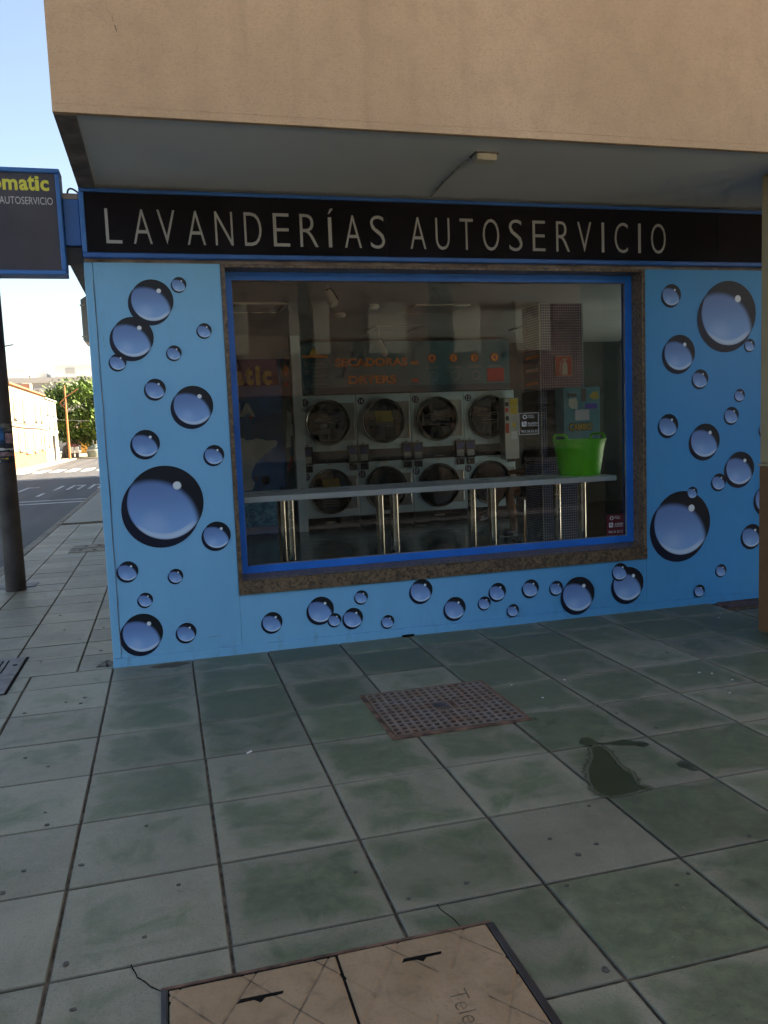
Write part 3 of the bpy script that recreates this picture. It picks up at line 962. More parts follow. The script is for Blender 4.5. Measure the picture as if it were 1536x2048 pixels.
# ground floor walls
wl = obj('street_wall', MB().box(0.0, 0.2, 0.2, 34, -0.02, 3.052), 'stucco', bd)
obj('lintel_wall', MB().box(0.0, 8.86, 0.002, 0.2, 2.612, 3.052), 'lip', bd)
obj('front_wall', MB().box(8.862, 9.0, 0.0, 0.2, -0.02, 3.052), 'stucco', bd)
obj('back_wall', MB().box(0.2005, 9.0, 7.201, 7.4, -0.02, 3.052), 'stucco', bd)
lp = obj('vinyl_panel', MB().box(0.052, 0.838, 0.0, 0.2, 0.058, 2.611), 'vinyl', bd)
obj('vinyl_panel', MB().box(0.8395, 3.9845, 0.001, 0.2, 0.058, 0.4085), 'vinyl', bd)
obj('vinyl_panel', MB().box(3.9865, 5.5, 0.0, 0.2, 0.058, 2.611), 'vinyl', bd)
obj('corner_trim', MB().bbox(-0.004, 0.050, -0.003, 0.198, 0.058, 2.611, 0.006, 2), 'vinyl', bd)
obj('skirting', MB().bbox(-0.006, 5.5, -0.006, 0.198, -0.01, 0.056, 0.003), 'vinyl', bd)
tearm = MB()
tp = [(0.046, 2.5), (0.050, 2.2), (0.044, 1.95), (0.052, 1.7), (0.047, 1.4), (0.055, 1.15), (0.048, 0.9), (0.051, 0.6), (0.046, 0.3), (0.052, 0.09)]
for a, c in zip(tp, tp[1:]):
    tearm.prism_y([(c[0] - .0015, c[1]), (c[0] + .0015, c[1]), (a[0] + .0015, a[1]), (a[0] - .0015, a[1])], -0.0045, 0.001)
obj('vinyl_tear', tearm, 'lip', bd)
for q in ((0.082, 0.0835, 2.12, 2.15), (0.086, 0.0875, 2.085, 2.10), (0.62, 0.70, 0.139, 0.1405)):
    obj('scratch', MB().box(q[0], q[1], -.0015, .001, q[2], q[3]), 'lip', lp)

# droplets printed on the vinyl
DROPS = [(0.398,2.377,0.132),(0.572,2.479,0.046),(0.264,2.146,0.127),(0.161,1.991,0.051),(0.715,2.185,0.046),(0.514,2.044,0.046),(0.381,1.815,0.064),(0.614,1.7,0.128),(0.298,1.465,0.087),(0.73,1.371,0.064),(0.395,1.069,0.245),(0.715,0.833,0.09),(0.129,0.637,0.064),(0.43,0.579,0.047),(0.226,0.436,0.047),(0.194,0.215,0.129),(0.476,0.19,0.064),(4.218,2.423,0.08),(4.726,2.283,0.248),(4.92,2.038,0.047),(4.285,1.988,0.135),(4.471,1.787,0.07),(4.83,1.65,0.047),(4.756,1.494,0.065),(4.186,1.438,0.084),(4.514,1.305,0.131),(4.836,1.07,0.131),(4.64,0.974,0.064),(4.305,0.664,0.253),(4.398,0.902,0.045),(4.951,0.519,0.093),(4.662,0.259,0.048),(4.456,0.114,0.047),(5.106,0.812,0.124),(5.071,1.367,0.057),(5.115,0.138,0.048),(1.054,0.202,0.069),(1.397,0.256,0.091),(1.691,0.319,0.047),(1.492,0.174,0.046),(1.625,0.175,0.07),(1.878,0.123,0.046),(2.139,0.324,0.083),(2.392,0.171,0.081),(2.623,0.187,0.048),(2.73,0.262,0.065),(2.847,0.111,0.046),(2.997,0.265,0.065),(3.208,0.248,0.053),(3.391,0.183,0.133),(3.823,0.223,0.132),(3.752,0.327,0.065)]
# outline: union of the drop circle (r 1 at 0,0) and its printed shadow (r 1.02 at -0.15,-0.20)
NO = 72
OUT = []
for k in range(NO):
    a = 2 * math.pi * k / NO
    dx, dz = math.cos(a), math.sin(a)
    cx_, cz_, rr = -0.13, -0.185, 1.02
    bq = dx * cx_ + dz * cz_
    t2 = bq + math.sqrt(max(0, bq * bq - (cx_ * cx_ + cz_ * cz_ - rr * rr)))
    OUT.append((dx * max(1.0, t2), dz * max(1.0, t2)))
dme = bpy.data.meshes.new('droplet')
dv = [(0, 0, 0)] + [(x, 0, z) for x, z in OUT]
dme.from_pydata(dv, [], [(0, 1 + k, 1 + (k + 1) % NO) for k in range(NO)])
dul = dme.uv_layers.new(name="UVMap")
for lpx in dme.loops:
    c = dv[lpx.vertex_index]
    dul.data[lpx.index].uv = (c[0], c[2])
dme.materials.append(M['drop'])
for i, (x, z, r) in enumerate(DROPS):
    o = bpy.data.objects.new('droplet_print', dme)
    COL.objects.link(o)
    o.parent = bd
    low = z - r * 1.2 < 0.058
    o.location = (x - 15, (-0.0085 if low else -0.0022) - 0.00035 * (i % 7) - 15, z)
    o.scale = (r, 1, r)

# column
col = thing('column', 'cream and brown painted column at the right edge', 'column', (4.6, -1.05, 0))
obj('column_shaft', MB().bbox(4.318, 4.80, -1.255, -0.845, 1.16, 3.055, 0.012, 2), 'col_cream', col)
obj('column_base', MB().bbox(4.315, 4.803, -1.258, -0.842, -0.01, 1.14, 0.012, 2), 'col_brown', col)
obj('column_band', MB().bbox(4.311, 4.807, -1.262, -0.838, 1.141, 1.159, 0.004), 'col_cream', col)

# window surround + frame + glass
wi = thing('shop_window', 'large shop window in a blue frame with brown granite surround', 'window', (2.4, 0.1, 0.41))
GX0, GX1, GZ0, GZ1 = 0.8405, 3.9840, 0.4095, 2.6100
obj('granite_jamb', MB().bbox(GX0, 0.868, -0.010, 0.20, GZ0 + .06, GZ1, 0.002), 'granite', wi)
obj('granite_jamb', MB().bbox(3.958, GX1, -0.010, 0.20, GZ0 + .06, GZ1, 0.002), 'granite', wi)
obj('granite_head', MB().bbox(0.8685, 3.9575, -0.009, 0.20, 2.588, GZ1 - .0005, 0.002), 'granite', wi)
prof = [(-0.014, GZ0), (-0.014, 0.498), (0.0, 0.506), (0.14, 0.528), (0.2, 0.528), (0.2, GZ0)]
def sill(x0, x1):
    n = len(prof)
    mbx = MB().add([(x0, y, z) for y, z in prof] + [(x1, y, z) for y, z in prof],
                   [tuple(range(n)), tuple(range(2 * n - 1, n - 1, -1))] + [(i, i + n, (i + 1) % n + n, (i + 1) % n) for i in range(n)])
    return mbx
obj('granite_sill', sill(0.8395, 1.905), 'granite', wi)
obj('granite_sill', sill(1.9065, 2.97), 'granite', wi)
obj('granite_sill', sill(2.9715, 3.9845), 'granite', wi)
FY0, FY1 = 0.135, 0.198
fx0, fx1, fz0, fz1 = 0.8685, 3.9575, 0.5285, 2.5875
w = 0.052
def fpart(poly):
    mbx = MB().prism_y(poly, FY0, FY1)
    return mbx
frm = thing  # alias unused
wf = obj('window_frame', fpart([(fx0, fz0), (fx1, fz0), (fx1 - w, fz0 + w), (fx0 + w, fz0 + w)]), 'blueframe', wi)
obj('frame_bar', fpart([(fx1 - w, fz1 - w), (fx1, fz1), (fx0, fz1), (fx0 + w, fz1 - w)]), 'blueframe', wf)
obj('frame_bar', fpart([(fx0, fz0 + .001), (fx0 + w - .001, fz0 + w), (fx0 + w - .001, fz1 - w), (fx0, fz1 - .001)]), 'blueframe', wf)
obj('frame_bar', fpart([(fx1, fz0 + .001), (fx1, fz1 - .001), (fx1 - w + .001, fz1 - w), (fx1 - w + .001, fz0 + w)]), 'blueframe', wf)
gl_ = obj('glass_pane', MB().box(fx0 + w - .01, fx1 - w + .01, 0.165, 0.173, fz0 + w - .01, fz1 - w + .01), 'glass', wi)
bead = MB()
for (a, b_, c, d) in ((fx0 + w, fx1 - w, fz0 + w - .0005, fz0 + w + .004), (fx0 + w, fx1 - w, fz1 - w - .004, fz1 - w + .0005)):
    bead.box(a, b_, 0.150, 0.1645, c, d)
for a in (fx0 + w - .0005, fx1 - w - .0035):
    bead.box(a, a + .004, 0.151, 0.1640, fz0 + w, fz1 - w)
obj('glazing_bead', bead, 'lip', wi)

# added unseen glazed opening right of the column, lets light into the shop
en = thing('added_light_opening', 'added unseen blue-framed glazed opening right of the column that lights the shop', 'door', (7.1, 0.1, 0))
obj('threshold', MB().box(5.5, 8.86, 0.03, 0.2, -0.01, 0.15), 'granite', en)
for x in (5.503, 6.55, 7.65, 8.80):
    obj('frame_post', MB().bbox(x, x + .055, 0.10, 0.16, 0.151, 2.55, .004), 'blueframe', en)
obj('frame_head', MB().bbox(5.503, 8.855, 0.10, 0.16, 2.551, 2.61, .004), 'blueframe', en)
for x in (5.559, 6.606, 7.706):
    obj('glass_pane', MB().box(x, x + (.99 if x < 6 else 1.043 if x < 7 else 1.093), 0.127, 0.133, 0.152, 2.55), 'glass', en)
obj('pull_handle', MB().tube([(7.58, 0.07, .95), (7.58, 0.07, 1.35)], .014, 10), 'chrome', en, True)

# ================================================================== SIGNS
fs_ = thing('fascia_sign', 'long dark fascia sign over the shop window with grey lettering', 'sign', (2.5, -0.02, 2.634))
obj('sign_panel', MB().box(0.03, 1.985, -0.030, 0.0, 2.664, 3.030), 'fascia', fs_)
obj('sign_panel', MB().box(1.9865, 4.6, -0.030, 0.0, 2.664, 3.030), 'fascia', fs_)
obj('sign_panel', MB().box(4.6015, 6.97, -0.030, 0.0, 2.664, 3.030), 'fascia', fs_)
obj('sign_rail', MB().bbox(0.0, 7.0, -0.052, 0.001, 2.632, 2.6635, 0.006, 2), 'bluerail', fs_)
obj('sign_rail', MB().bbox(0.0, 7.0, -0.045, 0.001, 3.0305, 3.055, 0.006, 2), 'bluerail', fs_)
obj('sign_rail', MB().bbox(-0.002, 0.0295, -0.046, 0.001, 2.664, 3.030, 0.006, 2), 'bluesign', fs_)
LET = [('L',0.145,0.241),('A',0.31,0.425),('V',0.46,0.57),('A',0.642,0.757),('N',0.82,0.933),('D',1.007,1.119),('E',1.197,1.304),('R',1.374,1.496),('Í',1.566,1.605),('A',1.678,1.793),('S',1.857,1.958),('A',2.14,2.253),('U',2.325,2.427),('T',2.504,2.602),('O',2.676,2.799),('S',2.876,2.978),('E',3.058,3.157),('R',3.244,3.352),('V',3.414,3.526),('I',3.611,3.631),('C',3.718,3.827),('I',3.914,3.935),('O',4.023,4.147)]
for ch, x0, x1 in LET:
    z1 = 2.935
    z0 = 2.723
    if ch in 'OSCU':
        z0 -= .003
        if ch != 'U': z1 += .003
    if ch == 'Í': z1 = 2.975
    obj('letter', text_fit(MB(), ch, x0, x1, z0, z1, -0.0335, -0.014, 0.003), 'letter', fs_)
# side fascia
sf = thing('side_fascia', 'dark sign box running along the side wall above the street', 'sign', (-0.05, 3, 2.63))
obj('sign_box', MB().bbox(-0.10, -0.002, 0.06, 9.0, 2.625, 3.045, 0.006), 'bluerail', sf)
obj('box_underside', MB().box(-0.095, -0.006, 0.075, 8.98, 2.615, 2.6245), 'black', sf)
# wall light box down the street
lb = thing('wall_box', 'narrow grey metal box on the side wall behind the projecting sign', 'wall box', (-0.05, 0.9, 2.2))
obj('box_body', MB().prism_y([(-0.006, 2.165), (-0.006, 2.56), (-0.098, 2.50), (-0.098, 2.215)], 0.75, 1.15), 'panelgrey', lb)
for z in (2.455, 2.235):
    obj('box_clip', MB().box(-0.105, -0.07, 0.742, 0.7495, z, z + .01), 'camwhite', lb)

# projecting sign
ps = thing('projecting_sign', 'dark square sign with yellow lettering jutting from the building corner', 'sign', (-0.45, 0, 2.5))
SX0, SX1, SY0, SY1, SZ0, SZ1 = -0.80, -0.098, -0.085, 0.06, 2.517, 3.148
obj('sign_box', MB().box(SX0 + .004, SX1 - .004, SY0 + .012, SY1 - .012, SZ0 + .004, SZ1 - .004), 'signface', ps)
rail = 0.028
for (a, b_, c, d) in ((SX0, SX1, SZ0, SZ0 + rail), (SX0, SX1, SZ1 - rail, SZ1), (SX0, SX0 + rail, SZ0 + rail + .0005, SZ1 - rail - .0005), (SX1 - rail, SX1, SZ0 + rail + .0005, SZ1 - rail - .0005)):
    obj('frame_rail', MB().bbox(a, b_, SY0, SY1, c, d, 0.005), 'bluesign', ps)
tx = MB()
XO = [('o', -0.50, -0.430), ('m', -0.424, -0.340), ('a', -0.332, -0.281), ('t', -0.284, -0.244), ('i', -0.242, -0.218), ('c', -0.212, -0.163)]
for ch, x0, x1 in XO:
    zb = 3.016 + (x0 + .43) * .0
    zt = {'t': 3.105, 'i': 3.103}.get(ch, 3.080)
    obj('letter', text_fit(MB(), ch, x0, x1, zb, zt, SY0 + .0095, 0.03, 0.002), 'yellow', ps)
text_fit(tx, 'LAVANDERÍAS AUTOSERVICIO', -0.735, -0.148, 2.935, 2.990, SY0 + .0095, 0.0, 0.0018)
obj('lettering', tx, 'signwhite', ps)
br = thing('sign_bracket', 'blue box bracket carrying the projecting sign on the corner', 'bracket', (-0.05, 0, 2.85))
obj('bracket_box', MB().bbox(-0.097, -0.004, -0.03, 0.055, 2.705, 2.985, .004), 'bluerail', br)
obj('bracket_cap', MB().box(-0.0968, -0.006, -0.028, 0.053, 2.9855, 3.02), 'lip', br)
obj('bracket_arm', MB().box(-0.0968, -0.006, 0.0, 0.05, 2.60, 2.7045), 'black', br)
for k, (h, x1_) in enumerate(((0.062, -0.062), (0.035, -0.040))):
    pts = []
    for q in range(11):
        a = q / 10
        pts.append((0.0 + (x1_) * math.sin(a * math.pi * .62) * 1.05 / math.sin(math.pi * .5) * (1.0), -0.02 + .03 * k, 3.025 - .012 * k + h * .75 * math.sin(a * math.pi) * (1 - .25 * a) - .035 * a))
    cb = MB().tube(pts, 0.0058, 8)
    tag(obj('cable', cb, 'black', None, True), 'black cable loop above the bracket, ' + ('taller one' if k == 0 else 'lower one'), 'cable', 'cables on the sign bracket')

# soffit lamp box and cable
jb = thing('junction_box', 'small old white box fixed under the soffit', 'junction box', (2.33, -0.91, 3.05))
obj('box_body', MB().bbox(2.275, 2.40, -0.95, -0.865, 3.035, 3.077, .005), 'boxwhite', jb)
obj('box_flange', MB().bbox(2.262, 2.412, -0.962, -0.852, 3.0705, 3.0778, .002), 'lip', jb)
cp = [(2.285, -0.87, 3.070), (2.27, -0.80, 3.072), (2.262, -0.72, 3.071), (2.265, -0.55, 3.072), (2.27, -0.38, 3.071), (2.285, -0.2, 3.072), (2.29, -0.06, 3.071)]
tag(obj('soffit_cable', MB().tube(cp, 0.0052, 8), 'conduit', None, True), 'dirty cable running across the soffit from the small box', 'cable')

# ================================================================== INTERIOR
FZ = 0.155
CZ = 2.75
struct('floor', MB().box(0.21, 9.0, 0.201, 7.2, -0.02, FZ), 'in_floor')
struct('ceiling', MB().box(0.21, 9.0, 0.201, 7.2, CZ, CZ + .05), 'in_ceil')
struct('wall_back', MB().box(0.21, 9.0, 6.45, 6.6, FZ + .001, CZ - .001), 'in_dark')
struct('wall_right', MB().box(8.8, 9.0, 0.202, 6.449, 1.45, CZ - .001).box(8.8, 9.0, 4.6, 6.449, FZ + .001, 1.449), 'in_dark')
struct('bounce_floor', MB().box(7.0, 8.79, 0.25, 4.0, FZ + .001, FZ + .012), 'bouncefloor')  # added pale floor patch, bounces the side sun into the shop
sw = thing('added_sun_window', 'added unseen low side window that lets sun into the shop', 'window', (8.9, 2.4, FZ))  # invented opening, there to brighten the interior with sun
obj('glass_pane', MB().box(8.895, 8.903, 0.26, 4.54, FZ + .06, 1.40), 'glass', sw)
for (a, b_, c, d) in ((0.203, 4.599, FZ + .002, FZ + .058), (0.203, 4.599, 1.402, 1.449), (0.203, 0.258, FZ + .059, 1.401), (4.542, 4.599, FZ + .059, 1.401)):
    obj('frame_bar', MB().bbox(8.86, 8.94, a, b_, c, d, .004), 'blueframe', sw)
struct('wall_left', MB().box(0.205, 0.35, 0.202, 6.449, FZ + .001, CZ - .001), 'in_wall')
# poster wall
struct('wall_poster', MB().box(0.351, 2.02, 5.303, 5.45, FZ + .001, 2.46), 'navy')
struct('wall_bulkhead', MB().box(0.351, 2.08, 5.25, 5.45, 2.461, CZ - .001), 'in_wall')
struct('wall_pier', MB().bbox(2.095, 2.22, 5.22, 5.6, FZ + .001, CZ - .001, .004), 'cabinet')
po = thing('wall_poster_print', 'navy poster with map, yellow letters and water photo left of the dryers', 'poster', (1.4, 5.3, 0.3))
PY = 5.300
obj('poster_band', MB().box(0.36, 1.93, PY, PY + .002, 2.118, 2.455), 'purple', po)
obj('poster_field', MB().box(0.36, 1.93, PY, PY + .002, 0.742, 2.1175), 'navy', po)
obj('poster_water', MB().box(0.36, 1.86, PY, PY + .002, 0.265, 0.7415), 'water', po)
for ch, x0, x1, zt in (('a', 1.345, 1.475, 2.31), ('t', 1.50, 1.60, 2.375), ('i', 1.63, 1.69, 2.375), ('c', 1.715, 1.845, 2.31)):
    obj('letter', text_fit(MB(), ch, x0, x1, 2.125, zt, PY - .002, 0.05), 'ochre', po, fix=False)
obj('letter', text_fit(MB(), 'IA', 1.36, 1.60, 1.72, 1.90, PY - .002, 0.05), 'mapgrey', po, fix=False)
MAP = [(1.357,1.452),(1.407,1.45),(1.469,1.415),(1.526,1.413),(1.592,1.444),(1.674,1.419),(1.743,1.391),(1.789,1.408),(1.866,1.398),(1.87,1.353),(1.816,1.304),(1.754,1.242),(1.674,1.194),(1.62,1.145),(1.572,1.096),(1.515,0.996),(1.511,0.912),(1.546,0.852),(1.508,0.75),(1.33,0.761)]
jr = random.Random(5)
mp = []
for i, a in enumerate(MAP):
    c = MAP[(i + 1) % len(MAP)]
    for k in range(3):
        f_ = k / 3
        mp.append((a[0] + (c[0] - a[0]) * f_ + jr.uniform(-.007, .007), a[1] + (c[1] - a[1]) * f_ + jr.uniform(-.007, .007)))
mp = list(reversed(mp))
obj('map_shape', MB().prism_y(mp, PY - .002, PY - .0005), 'mapgrey', po)
obj('map_pin', MB().disc_y(1.54, PY - .0035, 1.71, .022, 12), 'redsign', po)
for (x, z, r) in ((1.69, .88, .062), (1.57, .90, .032)):
    obj('poster_bubble', MB().lathe([(r * .75, 0), (r, 0)], 24, (x, PY - .0025, z), 'Y'), 'mapgrey', po)
    obj('poster_bubble', MB().disc_y(x, PY - .0022, z, r * .7, 20, .001), 'water', po)
sp = thing('side_banner', 'narrow teal banner strip between navy poster and white pier', 'banner', (2.05, 5.3, 0.8))
obj('banner_sheet', MB().box(1.965, 2.085, 5.293, 5.298, 0.75, 2.42), 'teal2', sp)
obj('banner_mark', MB().prism_y([(1.985, 1.0), (2.01, .98), (2.075, 1.16), (2.05, 1.18)], 5.2895, 5.2925), 'redsign', sp)
obj('banner_dot', MB().disc_y(2.03, 5.2895, 2.13, .03, 12), 'redsign', sp)
obj('banner_mark', MB().prism_y([(1.99, 2.3), (2.03, 2.22), (2.07, 2.33), (2.03, 2.4)], 5.2895, 5.2925), 'orange', sp)
obj('banner_line', MB().box(2.075, 2.083, 5.2895, 5.2925, 1.7, 2.1), 'orange', sp)
obj('banner_mark', MB().prism_y([(1.985, 1.3), (2.05, 1.3), (2.07, 1.75), (2.02, 1.8)], 5.2895, 5.2925), 'mapgrey', sp)
obj('banner_figure', MB().bbox(2.02, 2.08, 5.282, 5.289, 1.45, 1.6, .002), 'mapgrey', sp)

# dryers
YD = 5.6
PIT = 0.795
def lathe_ring(mbx, x, z, y, prof):
    return mbx.lathe(prof, 40, (x, y, z), 'Y', close=True)
NUMS = [('15', '19'), ('14', '18'), ('13', '17'), ('12', '16')]
PLACE = ['leftmost, beside the white pier', 'second from the white pier', 'third from the white pier', 'rightmost, behind the payment column']
STR = {(1, 0), (0, 1)}
for d in range(4):
    X0 = 2.235 + d * PIT
    t = thing('stack_dryer', 'pale double dryer numbered %s over %s, %s' % (NUMS[d][0], NUMS[d][1], PLACE[d]), 'dryer', (X0 + PIT / 2, YD + .4, FZ), 'stacked dryers along the back')
    obj('cabinet', MB().bbox(X0 + .002, X0 + PIT - .002, YD, YD + .82, 0.29, 1.985, .006), 'cabinet', t)
    obj('plinth', MB().box(X0 + .004, X0 + PIT - .004, YD + .03, YD + .8, FZ + .001, 0.2895), 'black', t)
    obj('plinth_handle', MB().bbox(X0 + .31, X0 + .47, YD + .012, YD + .0295, 0.212, 0.228, .003), 'panelgrey', t)
    obj('control_band', MB().box(X0 + .004, X0 + PIT - .004, YD - .006, YD - .0002, 1.045, 1.215), 'band', t)
    obj('band_label', MB().box(X0 + .33, X0 + .47, YD - .008, YD - .0062, 1.075, 1.083), 'greytext', t)
    for s_, xx in enumerate((X0 + .008, X0 + .642)):
        cbx = obj('coin_meter', MB().bbox(xx, xx + .145, YD - .045, YD - .0065, 1.035, 1.285, .005), 'band', t)
        obj('meter_display', MB().box(xx + .022, xx + .123, YD - .0475, YD - .0455, 1.165, 1.255), 'screen', cbx)
        obj('meter_keypad', MB().box(xx + .022, xx + .123, YD - .0475, YD - .0455, 1.06, 1.15), 'panelgrey', cbx)
        obj('meter_lock', MB().lathe([(.01, 0), (.01, .02), (0, .02)], 12, (xx + .072, YD - .004, 1.302), 'Y'), 'black', cbx)
        mb2 = MB().bbox(xx + .025, xx + .135, YD - .03, YD - .0005, 0.935, 1.02, .004)
        cb2 = obj('coin_box', mb2, 'black', t)
        obj('coin_slot', MB().box(xx + .045, xx + .053, YD - .032, YD - .0302, .955, 1.0), 'panelgrey', cb2)
    for s_, (zc, num, off) in enumerate(((1.605, NUMS[d][0], (-.31, .285)), (0.655, NUMS[d][1], (-.335, .215)))):
        xc = X0 + .385
        obj('door_panel', MB().bbox(xc + .12, xc + .385, YD - .010, YD - .0003, zc - .255, zc + .265 - (.0 if s_ == 0 else .06), .004), 'panelgrey', t)
        obj('hinge_rod', MB().tube([(xc + .372, YD - .022, zc - .23), (xc + .372, YD - .022, zc + .23 - .06 * s_)], .006, 8), 'chrome', t)
        dr = obj('drum_door', lathe_ring(MB(), xc, zc, YD - .011, [(.315, 0), (.315, .03), (.303, .045), (.285, .048), (.27, .03), (.27, 0)]), 'ring', t, True)
        obj('door_rim', lathe_ring(MB(), xc, zc, YD - .056, [(.305, 0), (.311, .004), (.305, .010), (.297, .004)]), 'chrome', dr, True)
        obj('door_glass', MB().lathe([(.2695, 0), (.2695, .016), (.15, .03), (0, .035)], 40, (xc, YD - .011, zc), 'Y'), 'doorglass', dr, True)
        gb = MB()
        if (d, s_) in STR:
            zz = zc + (.06 if s_ == 0 else .10)
            sgn = obj('door_notice', MB().box(xc - .13, xc + .13, YD - .052, YD - .05, zz - .08, zz + .08), 'band', dr)
            for k in range(12):
                a = xc - .125 + k * .02
                gb.prism_y([(a, zz + .075), (a + .025, zz - .075), (a + .035, zz - .075), (a + .010, zz + .075)], YD - .0545, YD - .0522)
            obj('notice_stripes', gb, 'yellowst', dr)
        if d == 0 or s_ == 0:
            gl2 = MB()
            for k in range(5):
                wd = (.15, .19, .10, .12, .12)[k]
                z_ = zc + .06 - k * .035 - (.12 if s_ else 0)
                gl2.box(xc - wd, xc + wd, YD - .0515, YD - .0495, z_, z_ + .007)
            obj('door_print', gl2, 'greytext', dr)
        nd = obj('number_disc', MB().disc_y(xc + off[0], YD - .004, zc + off[1], .05, 28, .0035), 'number', t)
        obj('number', text_fit(MB(), num, xc + off[0] - .03, xc + off[0] + .03, zc + off[1] - .032, zc + off[1] + .032, YD - .0062, 0.02), 'white', nd, fix=False)
        obj('maker_badge', MB().box(xc - .03, xc + .03, YD - .003, YD - .0005, zc - .367 + (.0 if s_ == 0 else .735), zc - .358 + (.0 if s_ == 0 else .735)), 'ochre', t)

# header board above the dryers
hb = thing('header_board', 'teal board over the dryers reading SECADORAS DRYERS', 'sign board', (3.8, 5.55, 2.0))
HY = 5.545
obj('board', MB().box(2.225, 5.33, HY, 5.7, 2.0, 2.70), 'teal', hb)
obj('board_base', MB().box(2.225, 5.33, HY - .003, HY - .0005, 2.001, 2.085), 'teal2', hb)
for word, x0, x1, z0, z1 in (('SECADORAS', 2.75, 3.78, 2.365, 2.475), ('DRYERS', 2.93, 3.61, 2.125, 2.235)):
    obj('lettering_shadow', text_fit(MB(), word, x0 + .010, x1 + .010, z0 - .010, z1 - .010, HY - .004, 0.03), 'redout', hb, fix=False)
    obj('lettering', text_fit(MB(), word, x0, x1, z0, z1, HY - .007, 0.03), 'orange', hb, fix=False)
obj('flag', MB().box(3.84, 3.94, HY - .006, HY - .003, 2.375, 2.42), 'orange', hb)
obj('flag', MB().box(3.84, 3.94, HY - .006, HY - .003, 2.13, 2.175), 'redsign', hb)
for k, x in enumerate((4.15, 4.47, 4.79, 5.10)):
    nd = obj('step_disc', MB().disc_y(x, HY - .005, 2.455, .065, 24, .003), 'redout', hb)
    obj('step_disc_face', MB().disc_y(x, HY - .008, 2.455, .053, 24, .002), 'orange', nd)
    obj('step_number', text_fit(MB(), str(k + 1), x - .017, x + .017, 2.425, 2.485, HY - .0095, 0.03), 'redout', nd, fix=False)
    obj('step_caption', MB().box(x - .09, x + .09, HY - .005, HY - .003, 2.335, 2.342).box(x - .11, x + .11, HY - .005, HY - .003, 2.315, 2.322), 'greytext', nd)
    if k < 3:
        obj('step_icon', MB().lathe([(.055, 0), (.065, 0), (.065, .002), (.055, .002)], 24, (x + .02, HY - .003, 2.205), 'Y', True), 'greytext', nd)
    else:
        obj('step_icon', MB().bbox(x - .12, x + .14, HY - .006, HY - .0005, 2.11, 2.30, .002), 'redsign', nd)
ins = thing('instruction_sheet', 'warning sheet with yellow triangle and orange bar on the teal board', 'notice', (2.45, 5.54, 2.1))
obj('warning_triangle', MB().prism_y([(2.40, 2.53), (2.53, 2.53), (2.465, 2.64)], HY - .006, HY - .003), 'ochre', ins)
obj('heading_bar', MB().box(2.30, 2.65, HY - .005, HY - .003, 2.49, 2.525), 'orange', ins)
lm = MB()
for k in range(6):
    lm.box(2.42, 2.64 - .02 * (k % 3), HY - .005, HY - .003, 2.13 + k * .055, 2.137 + k * .055)
obj('text_line', lm, 'greytext', ins)
for k in range(3):
    obj('step_ring', MB().lathe([(.02, 0), (.03, 0), (.03, .002), (.02, .002)], 20, (2.36, HY - .003, 2.17 + .12 * k), 'Y', True), 'greytext', ins)

# payment column fixed on dryer 12/16
pc = thing('payment_column', 'narrow grey payment column with yellow stickers beside the rightmost dryer', 'payment terminal', (5.25, 5.4, 1.0))
obj('body', MB().bbox(5.14, 5.36, 5.33, 5.53, 0.985, 1.86, .006), 'panelgrey', pc)
obj('yellow_label', MB().box(5.225, 5.345, 5.3265, 5.3295, 1.74, 1.845).box(5.23, 5.34, 5.3265, 5.3295, 1.63, 1.73), 'yellowst', pc)
obj('red_label', MB().box(5.155, 5.205, 5.3265, 5.3295, 1.36, 1.50).box(5.155, 5.2, 5.3265, 5.3295, 1.66, 1.72), 'redsign', pc)
obj('display', MB().box(5.155, 5.205, 5.3265, 5.3295, 1.74, 1.80).box(5.16, 5.205, 5.3265, 5.3295, 1.54, 1.60), 'black', pc)
obj('white_label', MB().box(5.24, 5.33, 5.3265, 5.3295, 1.27, 1.38), 'white', pc)
obj('arrow_label', MB().prism_y([(5.255, 1.47), (5.285, 1.42), (5.315, 1.47), (5.285, 1.53)], 5.3265, 5.3295), 'ochre', pc)

# tiled column
TCX0, TCX1, TCY0, TCY1 = 4.335, 4.845, 2.50, 2.93
tc = thing('mosaic_column', 'square column clad in dark blue mosaic with pale grout inside the shop', 'column', (4.6, 2.7, FZ))
obj('core', MB().box(TCX0, TCX1, TCY0, TCY1, FZ + .001, CZ - .001), 'grout', tc)
P_ = 0.0272
mm = MB()
nzr = int((CZ - FZ) / P_)
for j in range(nzr):
    z = FZ + .004 + j * P_
    for i in range(int((TCX1 - TCX0) / P_)):
        x = TCX0 + .006 + i * P_
        y = TCY0 - .0025
        mm.add([(x, y, z), (x + P_ - .006, y, z), (x + P_ - .006, y, z + P_ - .006), (x, y, z + P_ - .006)], [(0, 1, 2, 3)])
    for i in range(int((TCY1 - TCY0) / P_)):
        y = TCY0 + .006 + i * P_
        x = TCX0 - .0025
        mm.add([(x, y, z), (x, y, z + P_ - .006), (x, y + P_ - .006, z + P_ - .006), (x, y + P_ - .006, z)], [(0, 1, 2, 3)])
mo = obj('mosaic_tiles', mm, 'mosaic', tc, fix=False)
mo['kind'] = 'stuff'
obj('corner_bead', MB().box(TCX0 - .006, TCX0 + .004, TCY0 - .006, TCY0 + .004, FZ + .002, CZ - .002), 'camwhite', tc)
# black boards on two faces of the column
bb = thing('black_board', 'dark brown board wrapped round the mosaic column above the counter', 'board', (4.6, 2.48, 1.0))
obj('board_front', MB().box(4.40, 4.845, 2.478, 2.4965, 1.12, 1.83), 'band', bb)
obj('board_side', MB().box(4.313, 4.331, 2.56, 2.93, 1.12, 1.83), 'band', bb)
